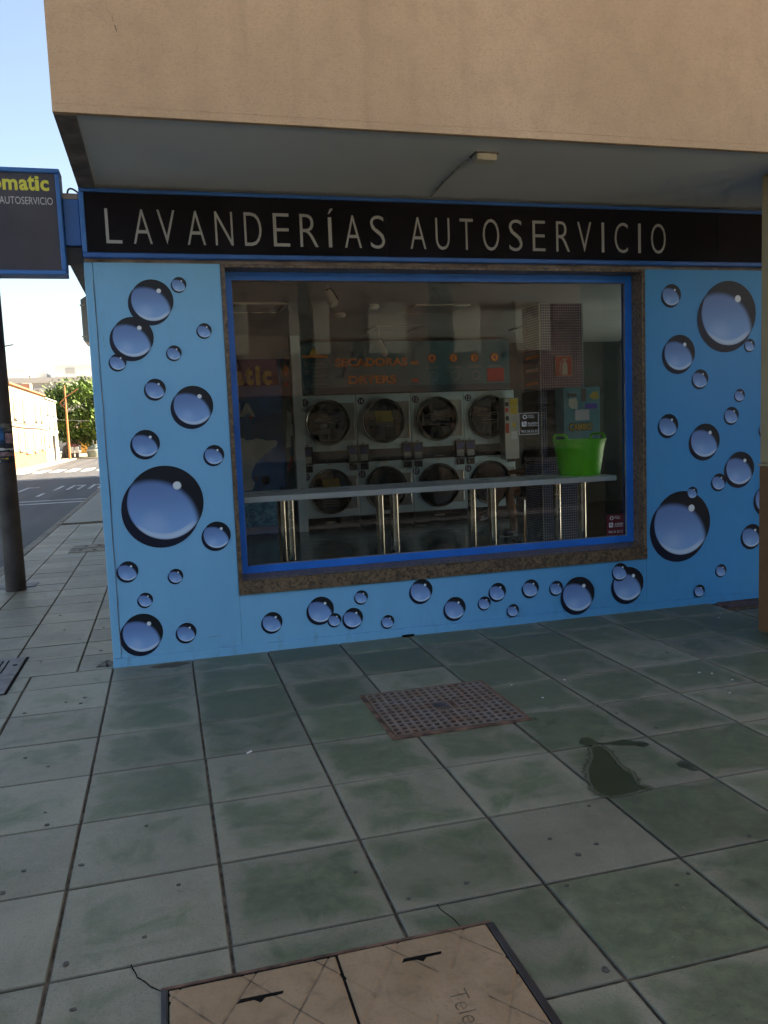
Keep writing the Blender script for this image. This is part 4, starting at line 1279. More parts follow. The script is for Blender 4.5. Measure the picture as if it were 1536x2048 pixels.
# price list on the left face
pl = thing('price_list', 'striped blue price list on the side of the mosaic column', 'notice', (4.33, 2.7, 1.86))
obj('sheet', MB().box(4.326, 4.3305, 2.53, 2.86, 1.86, 2.25), 'teal', pl)
for k in range(5):
    obj('price_strip', MB().box(4.323, 4.3255, 2.545, 2.845, 1.90 + k * .07, 1.935 + k * .07), ('orange', 'screen', 'white', 'screen', 'orange')[k], pl)
# extinguisher sign
es = thing('extinguisher_sign', 'red square sign with white fire extinguisher on the mosaic column', 'sign', (4.6, 2.49, 2.0))
obj('sign_plate', MB().box(4.500, 4.700, 2.489, 2.4965, 1.975, 2.195), 'redsign', es)
e2 = MB()
for a in ((4.500, 4.700, 1.975, 1.982), (4.500, 4.700, 2.188, 2.195), (4.500, 4.506, 1.982, 2.188), (4.694, 4.700, 1.982, 2.188)):
    e2.box(a[0], a[1], 2.4865, 2.4885, a[2], a[3])
obj('sign_border', e2, 'cream', es)
e3 = MB().prism_y([(4.585, 1.995), (4.645, 1.995), (4.645, 2.10), (4.635, 2.125), (4.595, 2.125), (4.585, 2.10)], 2.4865, 2.4885)
e3.box(4.605, 4.625, 2.4865, 2.4885, 2.126, 2.15).prism_y([(4.595, 2.1505), (4.65, 2.1505), (4.65, 2.16), (4.595, 2.165)], 2.4865, 2.4885)
e3.prism_y([(4.596, 2.151), (4.590, 2.157), (4.560, 2.135), (4.550, 2.03), (4.575, 1.995), (4.580, 2.0), (4.558, 2.032), (4.567, 2.13)], 2.4855, 2.486)
obj('extinguisher_symbol', e3, 'cream', es)
# change machine
cm = thing('change_machine', 'teal wall-mounted change machine lettered CAMBIO on the mosaic column', 'change machine', (4.78, 2.4, 1.1))
obj('cabinet', MB().bbox(4.56, 4.985, 2.28, 2.477, 1.10, 1.848, .006), 'change', cm)
obj('note_slot', MB().box(4.605, 4.71, 2.2755, 2.2795, 1.755, 1.785), 'black', cm)
obj('coin_entry', MB().box(4.765, 4.82, 2.2755, 2.2795, 1.70, 1.83), 'band', cm)
obj('sticker', MB().prism_y([(4.615, 1.66), (4.65, 1.625), (4.715, 1.62), (4.72, 1.70), (4.70, 1.74), (4.62, 1.73)], 2.2755, 2.2795), 'cream', cm)
obj('sticker', MB().prism_y([(4.86, 1.75), (4.90, 1.715), (4.965, 1.72), (4.96, 1.80), (4.90, 1.795)], 2.2755, 2.2795), 'ochre', cm)
obj('display', MB().box(4.81, 4.945, 2.2755, 2.2795, 1.62, 1.672), 'violet', cm)
obj('paper_note', MB().box(4.69, 4.855, 2.2755, 2.2795, 1.50, 1.612), 'white', cm)
obj('lettering_outline', text_fit(MB(), 'CAMBIO', 4.614, 4.896, 1.388, 1.478, 2.2765, 0.07), 'black', cm, fix=False)
obj('lettering', text_fit(MB(), 'CAMBIO', 4.622, 4.888, 1.398, 1.468, 2.274, 0.02), 'ochre', cm, fix=False)

cm.location.x -= 0.075

# counter
ct = thing('window_counter', 'long pale counter on round steel legs behind the window', 'counter', (2.4, 0.6, FZ))
obj('counter_top', MB().bbox(0.40, 3.93, 0.33, 0.90, 1.005, 1.047, .003), 'counter', ct)
for X in (1.268, 2.066, 2.862, 3.645):
    for Y in (0.385, 0.82):
        lg = obj('leg', MB().tube([(X, Y, FZ + .012), (X, Y, 1.004)], .032, 20), 'leg', ct, True)
        obj('leg_foot', MB().lathe([(.05, 0), (.05, .008), (.034, .0115)], 20, (X, Y, FZ + .001)), 'leg', lg, True)

# bucket
BX, BY, BZ = 3.745, 0.60, 1.0475
bk = thing('bucket', 'bright green flexible tub with two handles standing on the counter', 'bucket', (BX, BY, BZ))
pr = [(0.0, 0), (.158, 0), (.166, .008), (.196, .20), (.213, .275), (.213, .287), (.221, .287), (.221, .297), (.206, .297), (.204, .28), (.188, .2), (.16, .012), (0, .012)]
obj('tub', MB().lathe(pr, 48, (BX, BY, BZ)), 'bucket', bk, True)
for s in (-1, 1):
    pts = []
    for q in range(15):
        a = math.pi * q / 14
        yy = -.088 * math.cos(a)
        zz = .285 + .052 * min(1.0, 1.5 * math.sin(a))
        xx = s * (.196 + .012 * math.sin(a)) if abs(yy) < .2 else 0
        pts.append((BX + xx * .985 + s * .0, BY + yy, BZ + zz))
    # handles face the viewer a little: rotate about the tub axis
    ang = R(12)
    pts = [(BX + (p[0] - BX) * math.cos(ang) - (p[1] - BY) * math.sin(ang), BY + (p[0] - BX) * math.sin(ang) + (p[1] - BY) * math.cos(ang), p[2]) for p in pts]
    obj('handle', MB().tube(pts, .0105, 10), 'bucket', bk, True)

# window stickers
def sticker(label, x0, x1, z0, z1, back):
    t = thing('window_sticker', label, 'sticker', ((x0 + x1) / 2, .16, z0), 'alarm stickers on the window')
    ys_ = 0.1635
    W_, H_ = x1 - x0, z1 - z0
    if back:
        obj('sticker_sheet', MB().box(x0, x1, ys_, ys_ + .0012, z0, z1), 'maroon', t)
    bo = MB()
    b_ = .003
    if not back:
        for a in ((x0, x1, z0, z0 + b_), (x0, x1, z1 - b_, z1), (x0, x0 + b_, z0 + b_, z1 - b_), (x1 - b_, x1, z0 + b_, z1 - b_)):
            bo.box(a[0], a[1], ys_, ys_ + .001, a[2], a[3])
        obj('sticker_border', bo, 'white', t)
    y = ys_ - .0008
    X = lambda f: x0 + W_ * f
    Z = lambda f: z0 + H_ * f
    g = MB()
    text_fit(g, '902 26 22 22', X(.12), X(.94), Z(.10), Z(.21), y)
    text_fit(g, 'ALARMA', X(.45), X(.95), Z(.47), Z(.57), y)
    text_fit(g, 'CONECTADA', X(.45), X(.95), Z(.38), Z(.445), y)
    text_fit(g, 'GRUPO', X(.45), X(.74), Z(.84), Z(.90), y)
    text_fit(g, 'CONTROL', X(.45), X(.80), Z(.76), Z(.82), y)
    obj('sticker_text', g, 'white', t, fix=False)
    ic = MB().prism_y([(X(.15), Z(.38)), (X(.38), Z(.38)), (X(.38), Z(.60)), (X(.15), Z(.60))], y, y + .0007)
    obj('sticker_icon', ic, 'white', t)
    arc = MB()
    for r_ in (.05, .10, .15):
        for k in range(6):
            a0, a1 = R(15 * k), R(15 * (k + 1))
            c0 = (X(.19), Z(.42))
            arc.prism_y([(c0[0] + W_ * r_ * math.cos(a0), c0[1] + W_ * r_ * math.sin(a0)), (c0[0] + W_ * (r_ + .025) * math.cos(a0), c0[1] + W_ * (r_ + .025) * math.sin(a0)), (c0[0] + W_ * (r_ + .025) * math.cos(a1), c0[1] + W_ * (r_ + .025) * math.sin(a1)), (c0[0] + W_ * r_ * math.cos(a1), c0[1] + W_ * r_ * math.sin(a1))], y - .0008, y - .0002)
    obj('sticker_icon', arc, 'black', t)
    rg = MB().lathe([(W_ * .07, 0), (W_ * .105, 0), (W_ * .105, .0006), (W_ * .07, .0006)], 20, (X(.30), y + .0006, Z(.82)), 'Y', True)
    rg.prism_y([(X(.27), Z(.73)), (X(.33), Z(.73)), (X(.33), Z(.76)), (X(.27), Z(.76))], y, y + .0006)
    obj('sticker_icon', rg, 'white', t)
sticker('clear alarm sticker with white outline, in mid window', 3.008, 3.170, 1.409, 1.572, False)
sticker('maroon alarm sticker in the lower right corner of the window', 3.735, 3.888, 0.588, 0.752, True)

# ceiling panels and cameras
for k, (x, y) in enumerate(((0.98, .75), (1.06, 2.45), (3.02, .75), (2.98, 2.55), (5.0, .75), (5.0, 4.2), (3.0, 4.2))):
    where = ['nearest the glass at the left', 'in the middle of the left row', 'nearest the glass in the middle row', 'in the middle of the centre row', 'nearest the glass at the right', 'far back at the right', 'far back in the centre row'][k]
    t = thing('ceiling_panel', 'square unlit ceiling light panel ' + where, 'ceiling light', (x + .3, y + .3, CZ), 'ceiling light panels in the shop')
    obj('diffuser', MB().box(x + .03, x + .57, y + .03, y + .57, CZ - .012, CZ - .001), 'in_wall', t)
    rm = MB()
    for a in ((x, x + .6, y, y + .0295), (x, x + .6, y + .5705, y + .6), (x, x + .0295, y + .03, y + .57), (x + .5705, x + .6, y + .03, y + .57)):
        rm.box(a[0], a[1], a[2], a[3], CZ - .02, CZ - .001)
    obj('rim', rm, 'camwhite', t)
def cctv(label, x, y, z, ln, sc):
    t = thing('security_camera', label, 'camera', (x, y, CZ), 'security cameras under the shop ceiling')
    d = Vector((.22, -.35, -.75)).normalized()
    p0 = Vector((x, y, z))
    obj('stem', MB().tube([(x, y, CZ - .001), (x, y, z + .02)], .012 * sc, 10), 'camwhite', t, True)
    obj('housing', MB().tube([p0, p0 + d * ln * .15, p0 + d * ln * .75, p0 + d * ln], [.02 * sc, .032 * sc, .042 * sc, .036 * sc], 16), 'camwhite', t, True)
    obj('pivot', MB().tube([p0 + Vector((-.012, -.03, 0)), p0 + Vector((-.012, -.02, 0))], .009 * sc, 10), 'black', t)
    obj('bracket', MB().tube([p0 + Vector((.01, 0, .02)), p0 + Vector((.05, -.01, -.01)), p0 + Vector((.085, -.02, -.08))], .006, 6), 'black', t, True)
cctv('white security camera hanging behind the top of the window', 1.86, 1.5, 2.70, .15, 1.0)
cctv('white security camera hanging deep in the shop above the dryers', 3.05, 4.3, 2.58, .22, 1.0)
for k, (x, y) in enumerate(((2.34, 3.2), (2.55, 2.6))):
    tag(obj('smoke_detector', MB().lathe([(.05, 0), (.06, -.02), (.045, -.045), (0, -.05)], 20, (x, y, CZ - .001)), 'camwhite', None, True), 'small white smoke detector on the shop ceiling, ' + ('left' if k == 0 else 'right') + ' one', 'smoke detector', 'smoke detectors')

# seated person and chair beside the column
SXP = 4.70; SYP = 3.55
ch = thing('chair', 'white plastic chair under the seated person behind the column', 'chair', (SXP, SYP, FZ))
obj('seat', MB().bbox(SXP - .21, SXP + .21, SYP - .21, SYP + .21, FZ + .43, FZ + .46, .01), 'camwhite', ch)
obj('backrest', MB().bbox(SXP + .19, SXP + .22, SYP - .2, SYP + .2, FZ + .5, FZ + .88, .01), 'camwhite', ch)
for sx in (-.19, .2):
    for sy in (-.19, .19):
        top = FZ + (.43 if sx < 0 else .9)
        obj('leg', MB().tube([(SXP + sx * 1.08, SYP + sy * 1.05, FZ + .001), (SXP + sx, SYP + sy, top)], .013, 8), 'chrome', ch, True)

def skin_obj(name, pts, edges, mat, parent, root=0, sub=2):
    me = bpy.data.meshes.new(name)
    off = root_loc(parent)
    me.from_pydata([Vector(p[:3]) - off for p in pts], edges, [])
    o = bpy.data.objects.new(name, me)
    COL.objects.link(o)
    o.parent = parent
    md = o.modifiers.new('skin', 'SKIN')
    md.use_smooth_shade = True
    lay = me.skin_vertices[0] if me.skin_vertices else None
    if lay is None:
        bpy.context.view_layer.objects.active = o
        bpy.ops.mesh.customdata_skin_add()
        lay = me.skin_vertices[0]
    for i, p in enumerate(pts):
        lay.data[i].radius = (p[3], p[4] if len(p) > 4 else p[3])
        lay.data[i].use_root = (i == root)
    s2 = o.modifiers.new('sub', 'SUBSURF')
    s2.levels = sub
    s2.render_levels = sub
    me.materials.append(M[mat])
    return o
pe = thing('person', 'person in dark shorts and black trainers seated behind the column with one leg crossed', 'person', (SXP, SYP, FZ))
z0 = FZ
hip = z0 + .55
bpts = [(SXP + .06, SYP, hip, .13, .15), (SXP + .09, SYP, hip + .22, .12, .15), (SXP + .06, SYP, hip + .43, .12, .17), (SXP + .02, SYP, hip + .52, .055), (SXP - .0, SYP, hip + .60, .06),
        (SXP - .03, SYP, hip + .70, .085, .075), (SXP - .03, SYP, hip + .78, .06),
        # right leg (near camera): foot on floor
        (SXP + .02, SYP - .10, hip - .02, .085), (SXP - .36, SYP - .13, hip - .01, .062), (SXP - .33, SYP - .13, hip - .22, .056), (SXP - .30, SYP - .13, z0 + .11, .035), (SXP - .32, SYP - .13, z0 + .06, .036), (SXP - .44, SYP - .14, z0 + .035, .030),
        # left leg crossed over
        (SXP + .02, SYP + .10, hip + .02, .085), (SXP - .37, SYP - .02, hip + .12, .062), (SXP - .44, SYP - .06, hip - .03, .052), (SXP - .53, SYP - .08, hip - .19, .034), (SXP - .56, SYP - .08, hip - .23, .034), (SXP - .66, SYP - .10, hip - .27, .028),
        # arms
        (SXP + .05, SYP - .20, hip + .42, .055), (SXP + .04, SYP - .26, hip + .18, .042), (SXP - .18, SYP - .18, hip + .14, .032), (SXP - .26, SYP - .15, hip + .13, .03),
        (SXP + .05, SYP + .20, hip + .42, .055), (SXP + .04, SYP + .26, hip + .18, .042), (SXP - .18, SYP + .14, hip + .20, .032), (SXP - .26, SYP + .10, hip + .19, .03)]
bed = [(0, 1), (1, 2), (2, 3), (3, 4), (4, 5), (5, 6), (0, 7), (7, 8), (8, 9), (9, 10), (10, 11), (11, 12), (0, 13), (13, 14), (14, 15), (15, 16), (16, 17), (17, 18), (2, 19), (19, 20), (20, 21), (21, 22), (2, 23), (23, 24), (24, 25), (25, 26)]
skin_obj('body', bpts, bed, 'skin', pe)
skin_obj('shirt', [(bpts[0][0], bpts[0][1], hip + .05, .145, .165), (bpts[1][0], bpts[1][1], bpts[1][2], .135, .165), (bpts[2][0], bpts[2][1], bpts[2][2] - .01, .132, .18), (SXP + .05, SYP - .21, hip + .40, .068), (SXP + .045, SYP - .25, hip + .25, .06), (SXP + .05, SYP + .21, hip + .40, .068), (SXP + .045, SYP + .25, hip + .25, .06)], [(0, 1), (1, 2), (2, 3), (3, 4), (2, 5), (5, 6)], 'clothdark', pe)
skin_obj('shorts', [(SXP + .06, SYP, hip + .0, .145, .165), (SXP + .0, SYP - .10, hip - .02, .10), (SXP - .27, SYP - .125, hip - .01, .085), (SXP + .0, SYP + .10, hip + .02, .10), (SXP - .26, SYP + .02, hip + .09, .085)], [(0, 1), (1, 2), (0, 3), (3, 4)], 'clothdark', pe)
for f0, f1 in (((SXP - .30, SYP - .13, z0 + .05), (SXP - .46, SYP - .14, z0 + .04)), ((SXP - .545, SYP - .08, hip - .235), (SXP - .69, SYP - .105, hip - .285))):
    sh = skin_obj('shoe', [(f0[0], f0[1], f0[2], .047), ((f0[0] + f1[0]) / 2, (f0[1] + f1[1]) / 2, (f0[2] + f1[2]) / 2, .045), (f1[0], f1[1], f1[2] - .006, .034)], [(0, 1), (1, 2)], 'black', pe, sub=2)
    dv_ = Vector(f1) - Vector(f0)
    dn = dv_.normalized()
    so = MB().tube([Vector(f0) - dn * .04 + Vector((0, 0, -.045)), Vector(f0) + dv_ * .5 + Vector((0, 0, -.043)), Vector(f1) + dn * .03 + Vector((0, 0, -.036))], [.018, .02, .014], 10)
    obj('shoe_sole', so, 'clothwhite', sh, True)
    st = MB()
    for k in range(3):
        c_ = Vector(f0) + dv_ * (.35 + .13 * k) + Vector((0, -.047, .0))
        st.tube([c_ + Vector((.012, 0, -.022)), c_ + Vector((-.004, .004, .022))], .0035, 6)
    obj('shoe_stripe', st, 'clothwhite', sh)
obj('hair', MB().lathe([(.0, .0), (.075, .02), (.098, .07), (.10, .12), (.07, .175), (0, .195)], 20, (SXP - .015, SYP, hip + .655)), 'hair', pe, True)
fc = MB()
obj('nose', MB().tube([(SXP - .115, SYP, hip + .735), (SXP - .135, SYP, hip + .70), (SXP - .112, SYP, hip + .69)], [.008, .014, .008], 8), 'skin', pe, True)
for s in (-1, 1):
    obj('ear', MB().tube([(SXP - .02, SYP + s * .082, hip + .72), (SXP - .015, SYP + s * .09, hip + .70), (SXP - .02, SYP + s * .084, hip + .675)], [.01, .014, .008], 8), 'skin', pe, True)
    obj('eye', MB().tube([(SXP - .107, SYP + s * .03, hip + .73), (SXP - .114, SYP + s * .03, hip + .73)], .007, 8), 'hair', pe, True)

# ================================================================== STREET
# road markings
mk = thing('road_markings', 'white painted lines and zebra crossing on the side street', 'road marking', (-4, 25, -.126))
mk['kind'] = 'structure'
del mk['category']
ZR = -0.126
def mark(poly, name='painted_line'):
    obj(name, MB().add([(x, y, ZR) for x, y in poly], [tuple(range(len(poly)))]), 'paint', mk)
for k in range(7):
    x = -7.1 + k * 0.80
    mark([(x, 40.5), (x + .48, 40.5), (x + .48, 44.8), (x, 44.8)], 'zebra_bar')
mark([(-6.9, 17.55), (-1.66, 17.55), (-1.66, 17.80), (-6.9, 17.80)])
mark([(-6.9, 18.6), (-1.66, 18.6), (-1.66, 18.85), (-6.9, 18.85)])
mark([(-6.9, 32.5), (-1.66, 32.5), (-1.66, 32.9), (-6.9, 32.9)])
for k, x in enumerate((-5.3, -4.85, -4.4, -3.25, -2.85, -2.5, -2.15, -1.85)):
    mark([(x, 23.6), (x + .11, 23.6), (x + .11, 26.3), (x, 26.3)], 'painted_letter_stroke')
    if k % 2 == 0:
        mark([(x + .13, 25.8), (x + .42, 25.8), (x + .42, 26.25), (x + .13, 26.25)], 'painted_letter_stroke')
mark([(-3.4, 20.8), (-3.28, 20.8), (-3.28, 22.4), (-3.4, 22.4)])
# far pavement
struct('far_pavement', MB().box(-30, -7.0, 40, 130, -0.16, -0.03).box(-6.99, 8, 71, 130, -0.16, -0.035), 'farpave')
# iron post with posters
pp = thing('lamp_post', 'dark iron post covered in torn posters on the side pavement', 'post', (-1.145, 3.42, 0))
obj('shaft', MB().lathe([(.10, 0.0), (.098, .6), (.090, 3.0), (.06, 7.0)], 24, (-1.145, 3.42, 0.001)), 'darkmetal', pp, True)
obj('lamp_arm', MB().tube([(-1.145, 3.42, 6.95), (-1.3, 3.42, 7.2), (-2.2, 3.42, 7.35)], .035, 10), 'darkmetal', pp, True)
obj('lamp_head', MB().bbox(-2.75, -2.1, 3.32, 3.52, 7.3, 7.4, .03, 2), 'darkmetal', pp)
def wrap(z0_, z1_, a0, a1, mat, r=.0965, nm='poster'):
    n = 10
    V, F = [], []
    for k in range(n + 1):
        a = R(a0 + (a1 - a0) * k / n)
        for z in (z0_ + gr.uniform(-.006, .006), z1_ + gr.uniform(-.006, .006)):
            V.append((-1.145 + r * math.cos(a), 3.42 + r * math.sin(a), z))
        if k < n:
            F.append((2 * k, 2 * k + 2, 2 * k + 3, 2 * k + 1))
    obj(nm, MB().add(V, F), mat, pp, fix=False)
wrap(1.31, 1.62, 175, 350, 'poster2', .0975)
wrap(1.50, 1.66, 190, 285, 'poster', .0985)
wrap(1.62, 1.695, 175, 352, 'posterg', .0982)
wrap(1.50, 1.60, 292, 345, 'posterp', .0987)
wrap(1.435, 1.452, 200, 350, 'fleck', .0988)
wrap(1.375, 1.415, 200, 348, 'posterp', .0988)
wrap(1.345, 1.352, 190, 300, 'yellowst', .0988)
wrap(1.318, 1.332, 195, 255, 'fleck', .0988)
tag(obj('base_plate', MB().bbox(-1.42, -0.98, 3.55, 3.78, 0, .006, .002), 'ventiron'), 'flat grey metal plate in the pavement behind the iron post', 'plate')

# street houses
def windows(parent, X, rects, mat='shutter', sillmat='greydado'):
    for (y0, y1, z0_, z1_) in rects:
        wv = obj('window', MB().bbox(X - .02, X + .06, y0, y1, z0_, z1_, .01), mat, parent)
        obj('pane', MB().box(X + .0605, X + .066, y0 + .12, y1 - .12, z0_ + .12, z1_ - .1), 'housepane', wv)
        obj('sill', MB().box(X, X + .14, y0 - .08, y1 + .08, z0_ - .1, z0_ - .01), sillmat, wv)
yh = thing('yellow_house', 'sunlit yellow two-storey house with orange dado across the street', 'house', (-12, 53, 0))
obj('wall', MB().box(-16, -8.0, 45.8, 60.8, 1.01, 4.92), 'yhouse', yh)
obj('dado', MB().box(-16, -7.96, 45.78, 60.8, -0.1, 1.0), 'ohouse', yh)
obj('roof', MB().box(-16, -7.85, 45.7, 60.8, 4.921, 5.02), 'redtrim', yh)
windows(yh, -8.0, [(47.2, 48.3, 3.0, 4.2), (50.5, 51.6, 2.9, 4.3), (55.6, 56.7, 3.0, 4.2), (58.4, 59.2, 3.0, 4.2), (48.0, 49.2, 1.05, 2.2), (50.4, 52.4, 0.9, 2.2), (54.0, 55.0, 0.9, 2.1), (57.6, 58.4, 1.0, 2.2)])
obj('door', MB().box(-8.02, -7.92, 59.2, 60.2, -.03, 2.0), 'shutter', yh)
obj('wall_cable', MB().tube([(-7.93, 45.8, 2.52), (-7.93, 51, 2.45), (-7.93, 56, 2.48), (-7.93, 60.8, 2.4)], .03, 6), 'lip', yh)
obj('wall_cable', MB().tube([(-7.93, 45.8, 3.05 - .3), (-7.93, 60.8, 2.95 - .3)], .02, 6), 'lip', yh)
obj('water_tank', MB().bbox(-9.2, -8.6, 59.0, 60.0, 5.03, 5.8, .05, 2), 'whouse', yh)
wh = thing('white_house', 'white house with grey dado beyond the yellow one', 'house', (-12, 64, 0))
obj('wall', MB().box(-16, -8.0, 60.81, 67.8, 1.01, 4.75), 'whouse', wh)
obj('dado', MB().box(-16, -7.96, 60.81, 67.82, -0.1, 1.0), 'greydado', wh)
obj('roof', MB().box(-16, -7.9, 60.81, 67.85, 4.751, 4.85), 'greydado', wh)
obj('band', MB().box(-7.999, -7.94, 60.9, 67.79, 2.15, 2.4), 'greydado', wh)
obj('band', MB().box(-7.999, -7.95, 61.3, 67.79, 3.3, 3.45), 'greydado', wh)
obj('door', MB().box(-8.02, -7.92, 64.2, 65.2, -.03, 2.0), 'shopdark', wh)
windows(wh, -8.0, [(61.7, 62.6, 1.2, 2.0), (62.5, 63.3, 2.6, 3.2), (65.8, 66.6, 2.55, 3.2), (62.0, 63.0, 3.6, 4.4), (65.5, 66.5, 3.6, 4.4)])

# apartments far behind
ap = thing('apartment_block', 'long pale apartment block rising behind the street tree', 'building', (-14, 130, 0))
obj('wall', MB().box(-60, 20, 130, 142, -0.1, 10.5), 'aptgrey', ap)
obj('parapet', MB().box(-60, 20, 129.8, 142, 10.501, 11.3), 'aptwhite', ap)
for k in range(26):
    x = -40 + k * 2.0
    for z in (3.2, 6.0, 8.2):
        wv = obj('window', MB().box(x, x + (1.5 if k % 3 else .9), 129.93, 129.999, z, z + 1.5), 'aptwhite', ap)
        if k % 2:
            obj('pane', MB().box(x + .2, x + .7, 129.90, 129.929, z + .2, z + 1.3), 'aptgrey', wv)
obj('rooftop_room', MB().box(-15.2, 0, 133, 140, 11.301, 13.4), 'aptwhite', ap)
obj('rooftop_window', MB().box(-13.6, -12.2, 132.9, 132.999, 12.0, 12.9), 'aptgrey', ap)
obj('rooftop_room', MB().box(-22.5, -19.2, 133, 140, 11.301, 12.9), 'aptwhite', ap)
obj('rooftop_room', MB().box(-18.9, -16.5, 134, 140, 11.301, 12.3), 'aptwhite', ap)
og = thing('orange_building', 'low orange building with brick-red end behind the recycling bin', 'building', (-4, 100, 0))
obj('wall', MB().box(-9.0, -6.6, 98, 108, -0.1, 3.6), 'orangewall', og)
obj('end_wall', MB().box(-6.59, 6, 98.05, 108, 1.2, 3.6), 'brickred', og)
obj('shopfront', MB().box(-6.59, 6, 98.3, 107, -0.1, 1.19), 'shopdark', og)
obj('awning', MB().box(-8.9, -6.7, 97.9, 97.99, 1.3, 1.6), 'shopdark', og)

def crown_mesh(c, rad, n, leaf, seed, clumps=60, shell=0.62):
    rr = random.Random(seed)
    cl = []
    for _ in range(clumps):
        while True:
            v = Vector((rr.uniform(-1, 1), rr.uniform(-1, 1), rr.uniform(-1, 1)))
            if shell < v.length < 1:
                break
        cl.append((Vector((v.x * rad[0], v.y * rad[1], v.z * rad[2])), rr.uniform(.14, .30) * max(rad)))
    mbx = MB()
    for _ in range(n):
        p, s = rr.choice(cl)
        q = Vector((rr.gauss(0, 1), rr.gauss(0, 1), rr.gauss(0, .8))) * s * .42 + p + Vector(c)
        a = Vector((rr.gauss(0, 1), rr.gauss(0, 1), rr.gauss(0, 1))).normalized()
        b_ = a.orthogonal().normalized()
        sz = leaf * rr.uniform(.6, 1.3)
        e = a.cross(b_) * sz
        b_ = b_ * sz * .62
        mbx.add([q - e, q - b_ * .8, q + e, q + b_ * .8], [(0, 1, 2, 3)])
    return mbx
def tree(name, label, base, trunk_h, crown_c, rad, n, leaf, seed, mat='leaf', tr_=.28, clumps=60):
    t = thing(name, label, 'tree', base)
    bx, by, bz = base
    tp_ = (crown_c[0] * .5 + bx * .5, crown_c[1], bz + trunk_h)
    mbx = MB().tube([(bx, by, bz - .05), (bx + .04, by, bz + trunk_h * .5), tp_], [tr_ * 1.3, tr_, tr_ * .75], 10)
    rr = random.Random(seed + 1)
    for k in range(6):
        e = (crown_c[0] + rr.uniform(-.6, .6) * rad[0], crown_c[1] + rr.uniform(-.6, .6) * rad[1], crown_c[2] + rr.uniform(-.1, .6) * rad[2])
        mid = tuple(tp_[i] * .5 + e[i] * .5 + (0.2 if i == 2 else 0) for i in range(3))
        mbx.tube([tp_, mid, e], [tr_ * .55, tr_ * .3, tr_ * .1], 7)
    obj('trunk', mbx, 'bark', t, True)
    obj('crown', crown_mesh(crown_c, rad, n, leaf, seed, clumps), mat, t, fix=False)
tree('street_tree', 'large dense green street tree behind the orange lamp post', (-8.1, 74, -.04), 1.6, (-6.0, 75, 4.1), (4.4, 3.4, 2.75), 22000, .17, 21, tr_=.38, clumps=120)
tree('street_tree', 'small olive-green tree beside the recycling bin', (-6.1, 76, -.04), 1.2, (-6.1, 76, 2.0), (1.5, 1.2, .75), 2500, .12, 22, 'leaf2', .10, 30)
lo = thing('street_lamp', 'rust-orange street lamp post with slanted arm before the big tree', 'street lamp', (-7.25, 68.4, -.03))
obj('mast', MB().lathe([(.10, 0), (.08, 3), (.055, 6.2)], 12, (-7.25, 68.4, -.03)), 'lampor', lo, True)
obj('arm', MB().tube([(-7.7, 68.4, 4.7), (-7.25, 68.4, 5.15), (-6.2, 68.4, 5.85)], .045, 8), 'lampor', lo, True)
obj('stay', MB().tube([(-7.7, 68.4, 4.7), (-7.27, 68.4, 4.2)], .03, 8), 'lampor', lo, True)
l2 = thing('street_lamp', 'thin grey street lamp arm reaching over from behind the iron post', 'street lamp', (-5.3, 34, -.13))
obj('mast', MB().lathe([(.08, 0), (.05, 5.5)], 12, (-6.75, 34, -.13)), 'panelgrey', l2, True)
obj('arm', MB().tube([(-6.75, 34, 5.35), (-6.45, 34, 5.68), (-5.65, 34, 5.83)], [.04, .035, .03], 8), 'panelgrey', l2, True)
ig = thing('recycling_bin', 'grey-green dome recycling bin on the far corner', 'recycling bin', (-5.55, 72.5, -.035))
obj('shell', MB().lathe([(.62, 0), (.66, .35), (.66, .62), (.5, .95), (.2, 1.15), (0, 1.18)], 20, (-5.55, 72.5, -.034)), 'igloo', ig, True)
obj('band', MB().lathe([(.665, .60), (.675, .60), (.675, .68), (.66, .68)], 20, (-5.55, 72.5, -.034)), 'aptwhite', ig, True)
obj('hook', MB().tube([(-5.6, 72.5, 1.12), (-5.6, 72.5, 1.5)], .05, 6).tube([(-5.3, 72.5, 1.0), (-5.3, 72.5, 1.45)], .05, 6), 'aptwhite', ig, True)
for k, x in enumerate((-7.35, -6.95)):
    t = thing('litter_bin', 'white and black street bin with dark red lid, ' + ('left' if k == 0 else 'right') + ' of the pair by the lamp', 'bin', (x, 71.6, -.03), 'street bins by the orange lamp')
    obj('body', MB().bbox(x - .16, x + .16, 71.45, 71.75, .42, .98, .03), 'aptwhite', t)
    obj('base', MB().bbox(x - .14, x + .14, 71.47, 71.73, -.03, .419, .02), 'shopdark', t)
    obj('lid', MB().bbox(x - .18, x + .18, 71.43, 71.77, .981, 1.14, .03), 'maroon', t)
ad = thing('advert_panel', 'pale blue advert panel on the far corner', 'advert panel', (-4.7, 74, -.03))
obj('panel', MB().bbox(-5.0, -4.45, 74, 74.12, .35, 1.75, .03), 'aptwhite', ad)
obj('post', MB().box(-4.78, -4.68, 74.03, 74.09, -.03, .349), 'greydado', ad)
wire = MB().tube([(-8.0, 67.8, 3.3), (-4, 74, 3.1), (4, 84, 3.4)], .02, 6)
tag(obj('overhead_wire', wire, 'shopdark'), 'thin overhead wire from the white house past the tree', 'wire')

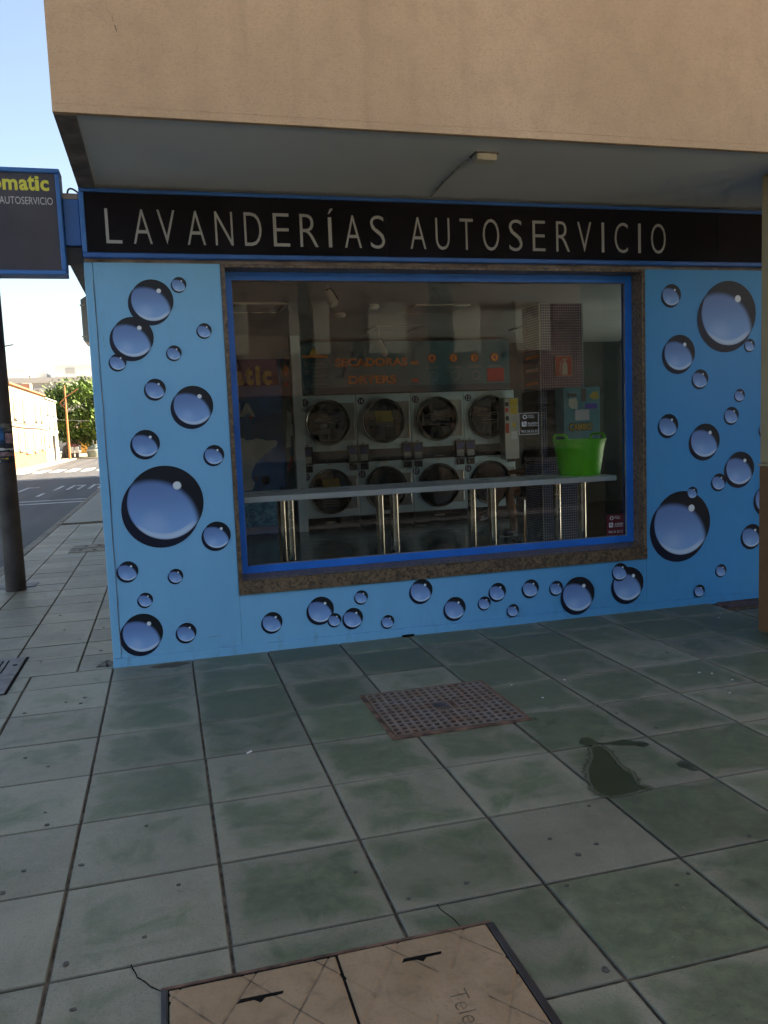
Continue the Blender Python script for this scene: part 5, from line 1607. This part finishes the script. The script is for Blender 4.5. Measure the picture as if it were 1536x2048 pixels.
# ---- opposite side of the square, behind the camera (seen in the window glass)
ob = thing('opposite_building', 'terracotta building with pale shuttered windows across the square', 'building', (10, -28, 0))
obj('wall', MB().box(-14, 40, -34, -24.7, 2.85, 7.4), 'terracotta', ob)
obj('ground_floor', MB().box(-14, 40, -34, -24.9, -.13, 2.849), 'shopdark', ob)
for k in range(-6, 11):
    x = 5.19 + 3.03 * k
    for z in (4.37,):
        wv = obj('window', MB().bbox(x, x + 1.5, -24.72, -24.64, z, z + 1.9, .01), 'greyshutter', ob)
        obj('lintel', MB().box(x - .1, x + 1.6, -24.699, -24.58, z + 1.91, z + 2.0), 'terracotta', wv)
def palm(label, x, y, r):
    t = thing('palm_tree', label, 'palm tree', (x, y, -.13), 'palms along the square')
    mbx = MB().lathe([(r * 1.3, 0), (r, .6), (r * .95, 7.0), (r * .8, 9.7)], 16, (x, y, -.13))
    for k in range(17):
        z = .8 + k * .52
        mbx.lathe([(r * 1.0, z), (r * 1.08, z + .25), (r * .98, z + .3)], 16, (x, y, -.13))
    obj('trunk', mbx, 'bark', t, True)
    fr_ = MB()
    rr = random.Random(int(x * 10))
    for k in range(26):
        a = rr.uniform(0, 6.28)
        up_ = rr.uniform(.1, 1.2)
        L_ = rr.uniform(1.8, 2.4)
        pts = [Vector((x, y, 9.5)) + Vector((math.cos(a) * s * L_, math.sin(a) * s * L_, up_ * s * L_ * .8 - s * s * L_ * .9)) for s in (0, .25, .5, .75, 1.0)]
        for i in range(4):
            d = (pts[i + 1] - pts[i])
            n = d.cross(Vector((0, 0, 1))).normalized()
            for q in range(5):
                b0 = pts[i] + d * q / 5
                for sg in (-1, 1):
                    tip = b0 + n * sg * .42 + d.normalized() * .18 - Vector((0, 0, .12))
                    fr_.add([b0, b0 + d * .12, tip], [(0, 1, 2)])
    obj('crown', fr_, 'palmleaf', t, fix=False)
palm('stout palm on the square, nearer to the column side', 4.93, -7.0, .21)
palm('slimmer palm on the square, nearer to the street', 2.70, -7.0, .115)

# added unseen low wall, hides the sunlit paving from the window reflections
lw = thing('added_low_wall', 'added low wall behind the viewpoint, hiding the sunlit square from the glass', 'wall', (14, -7.4, 0))
obj('wall_body', MB().box(-1.2, 13.5, -7.55, -7.3, -0.16, 0.98), 'kerb', lw)
obj('coping', MB().bbox(-1.24, 13.54, -7.6, -7.25, 0.981, 1.04, .01), 'kerb', lw)
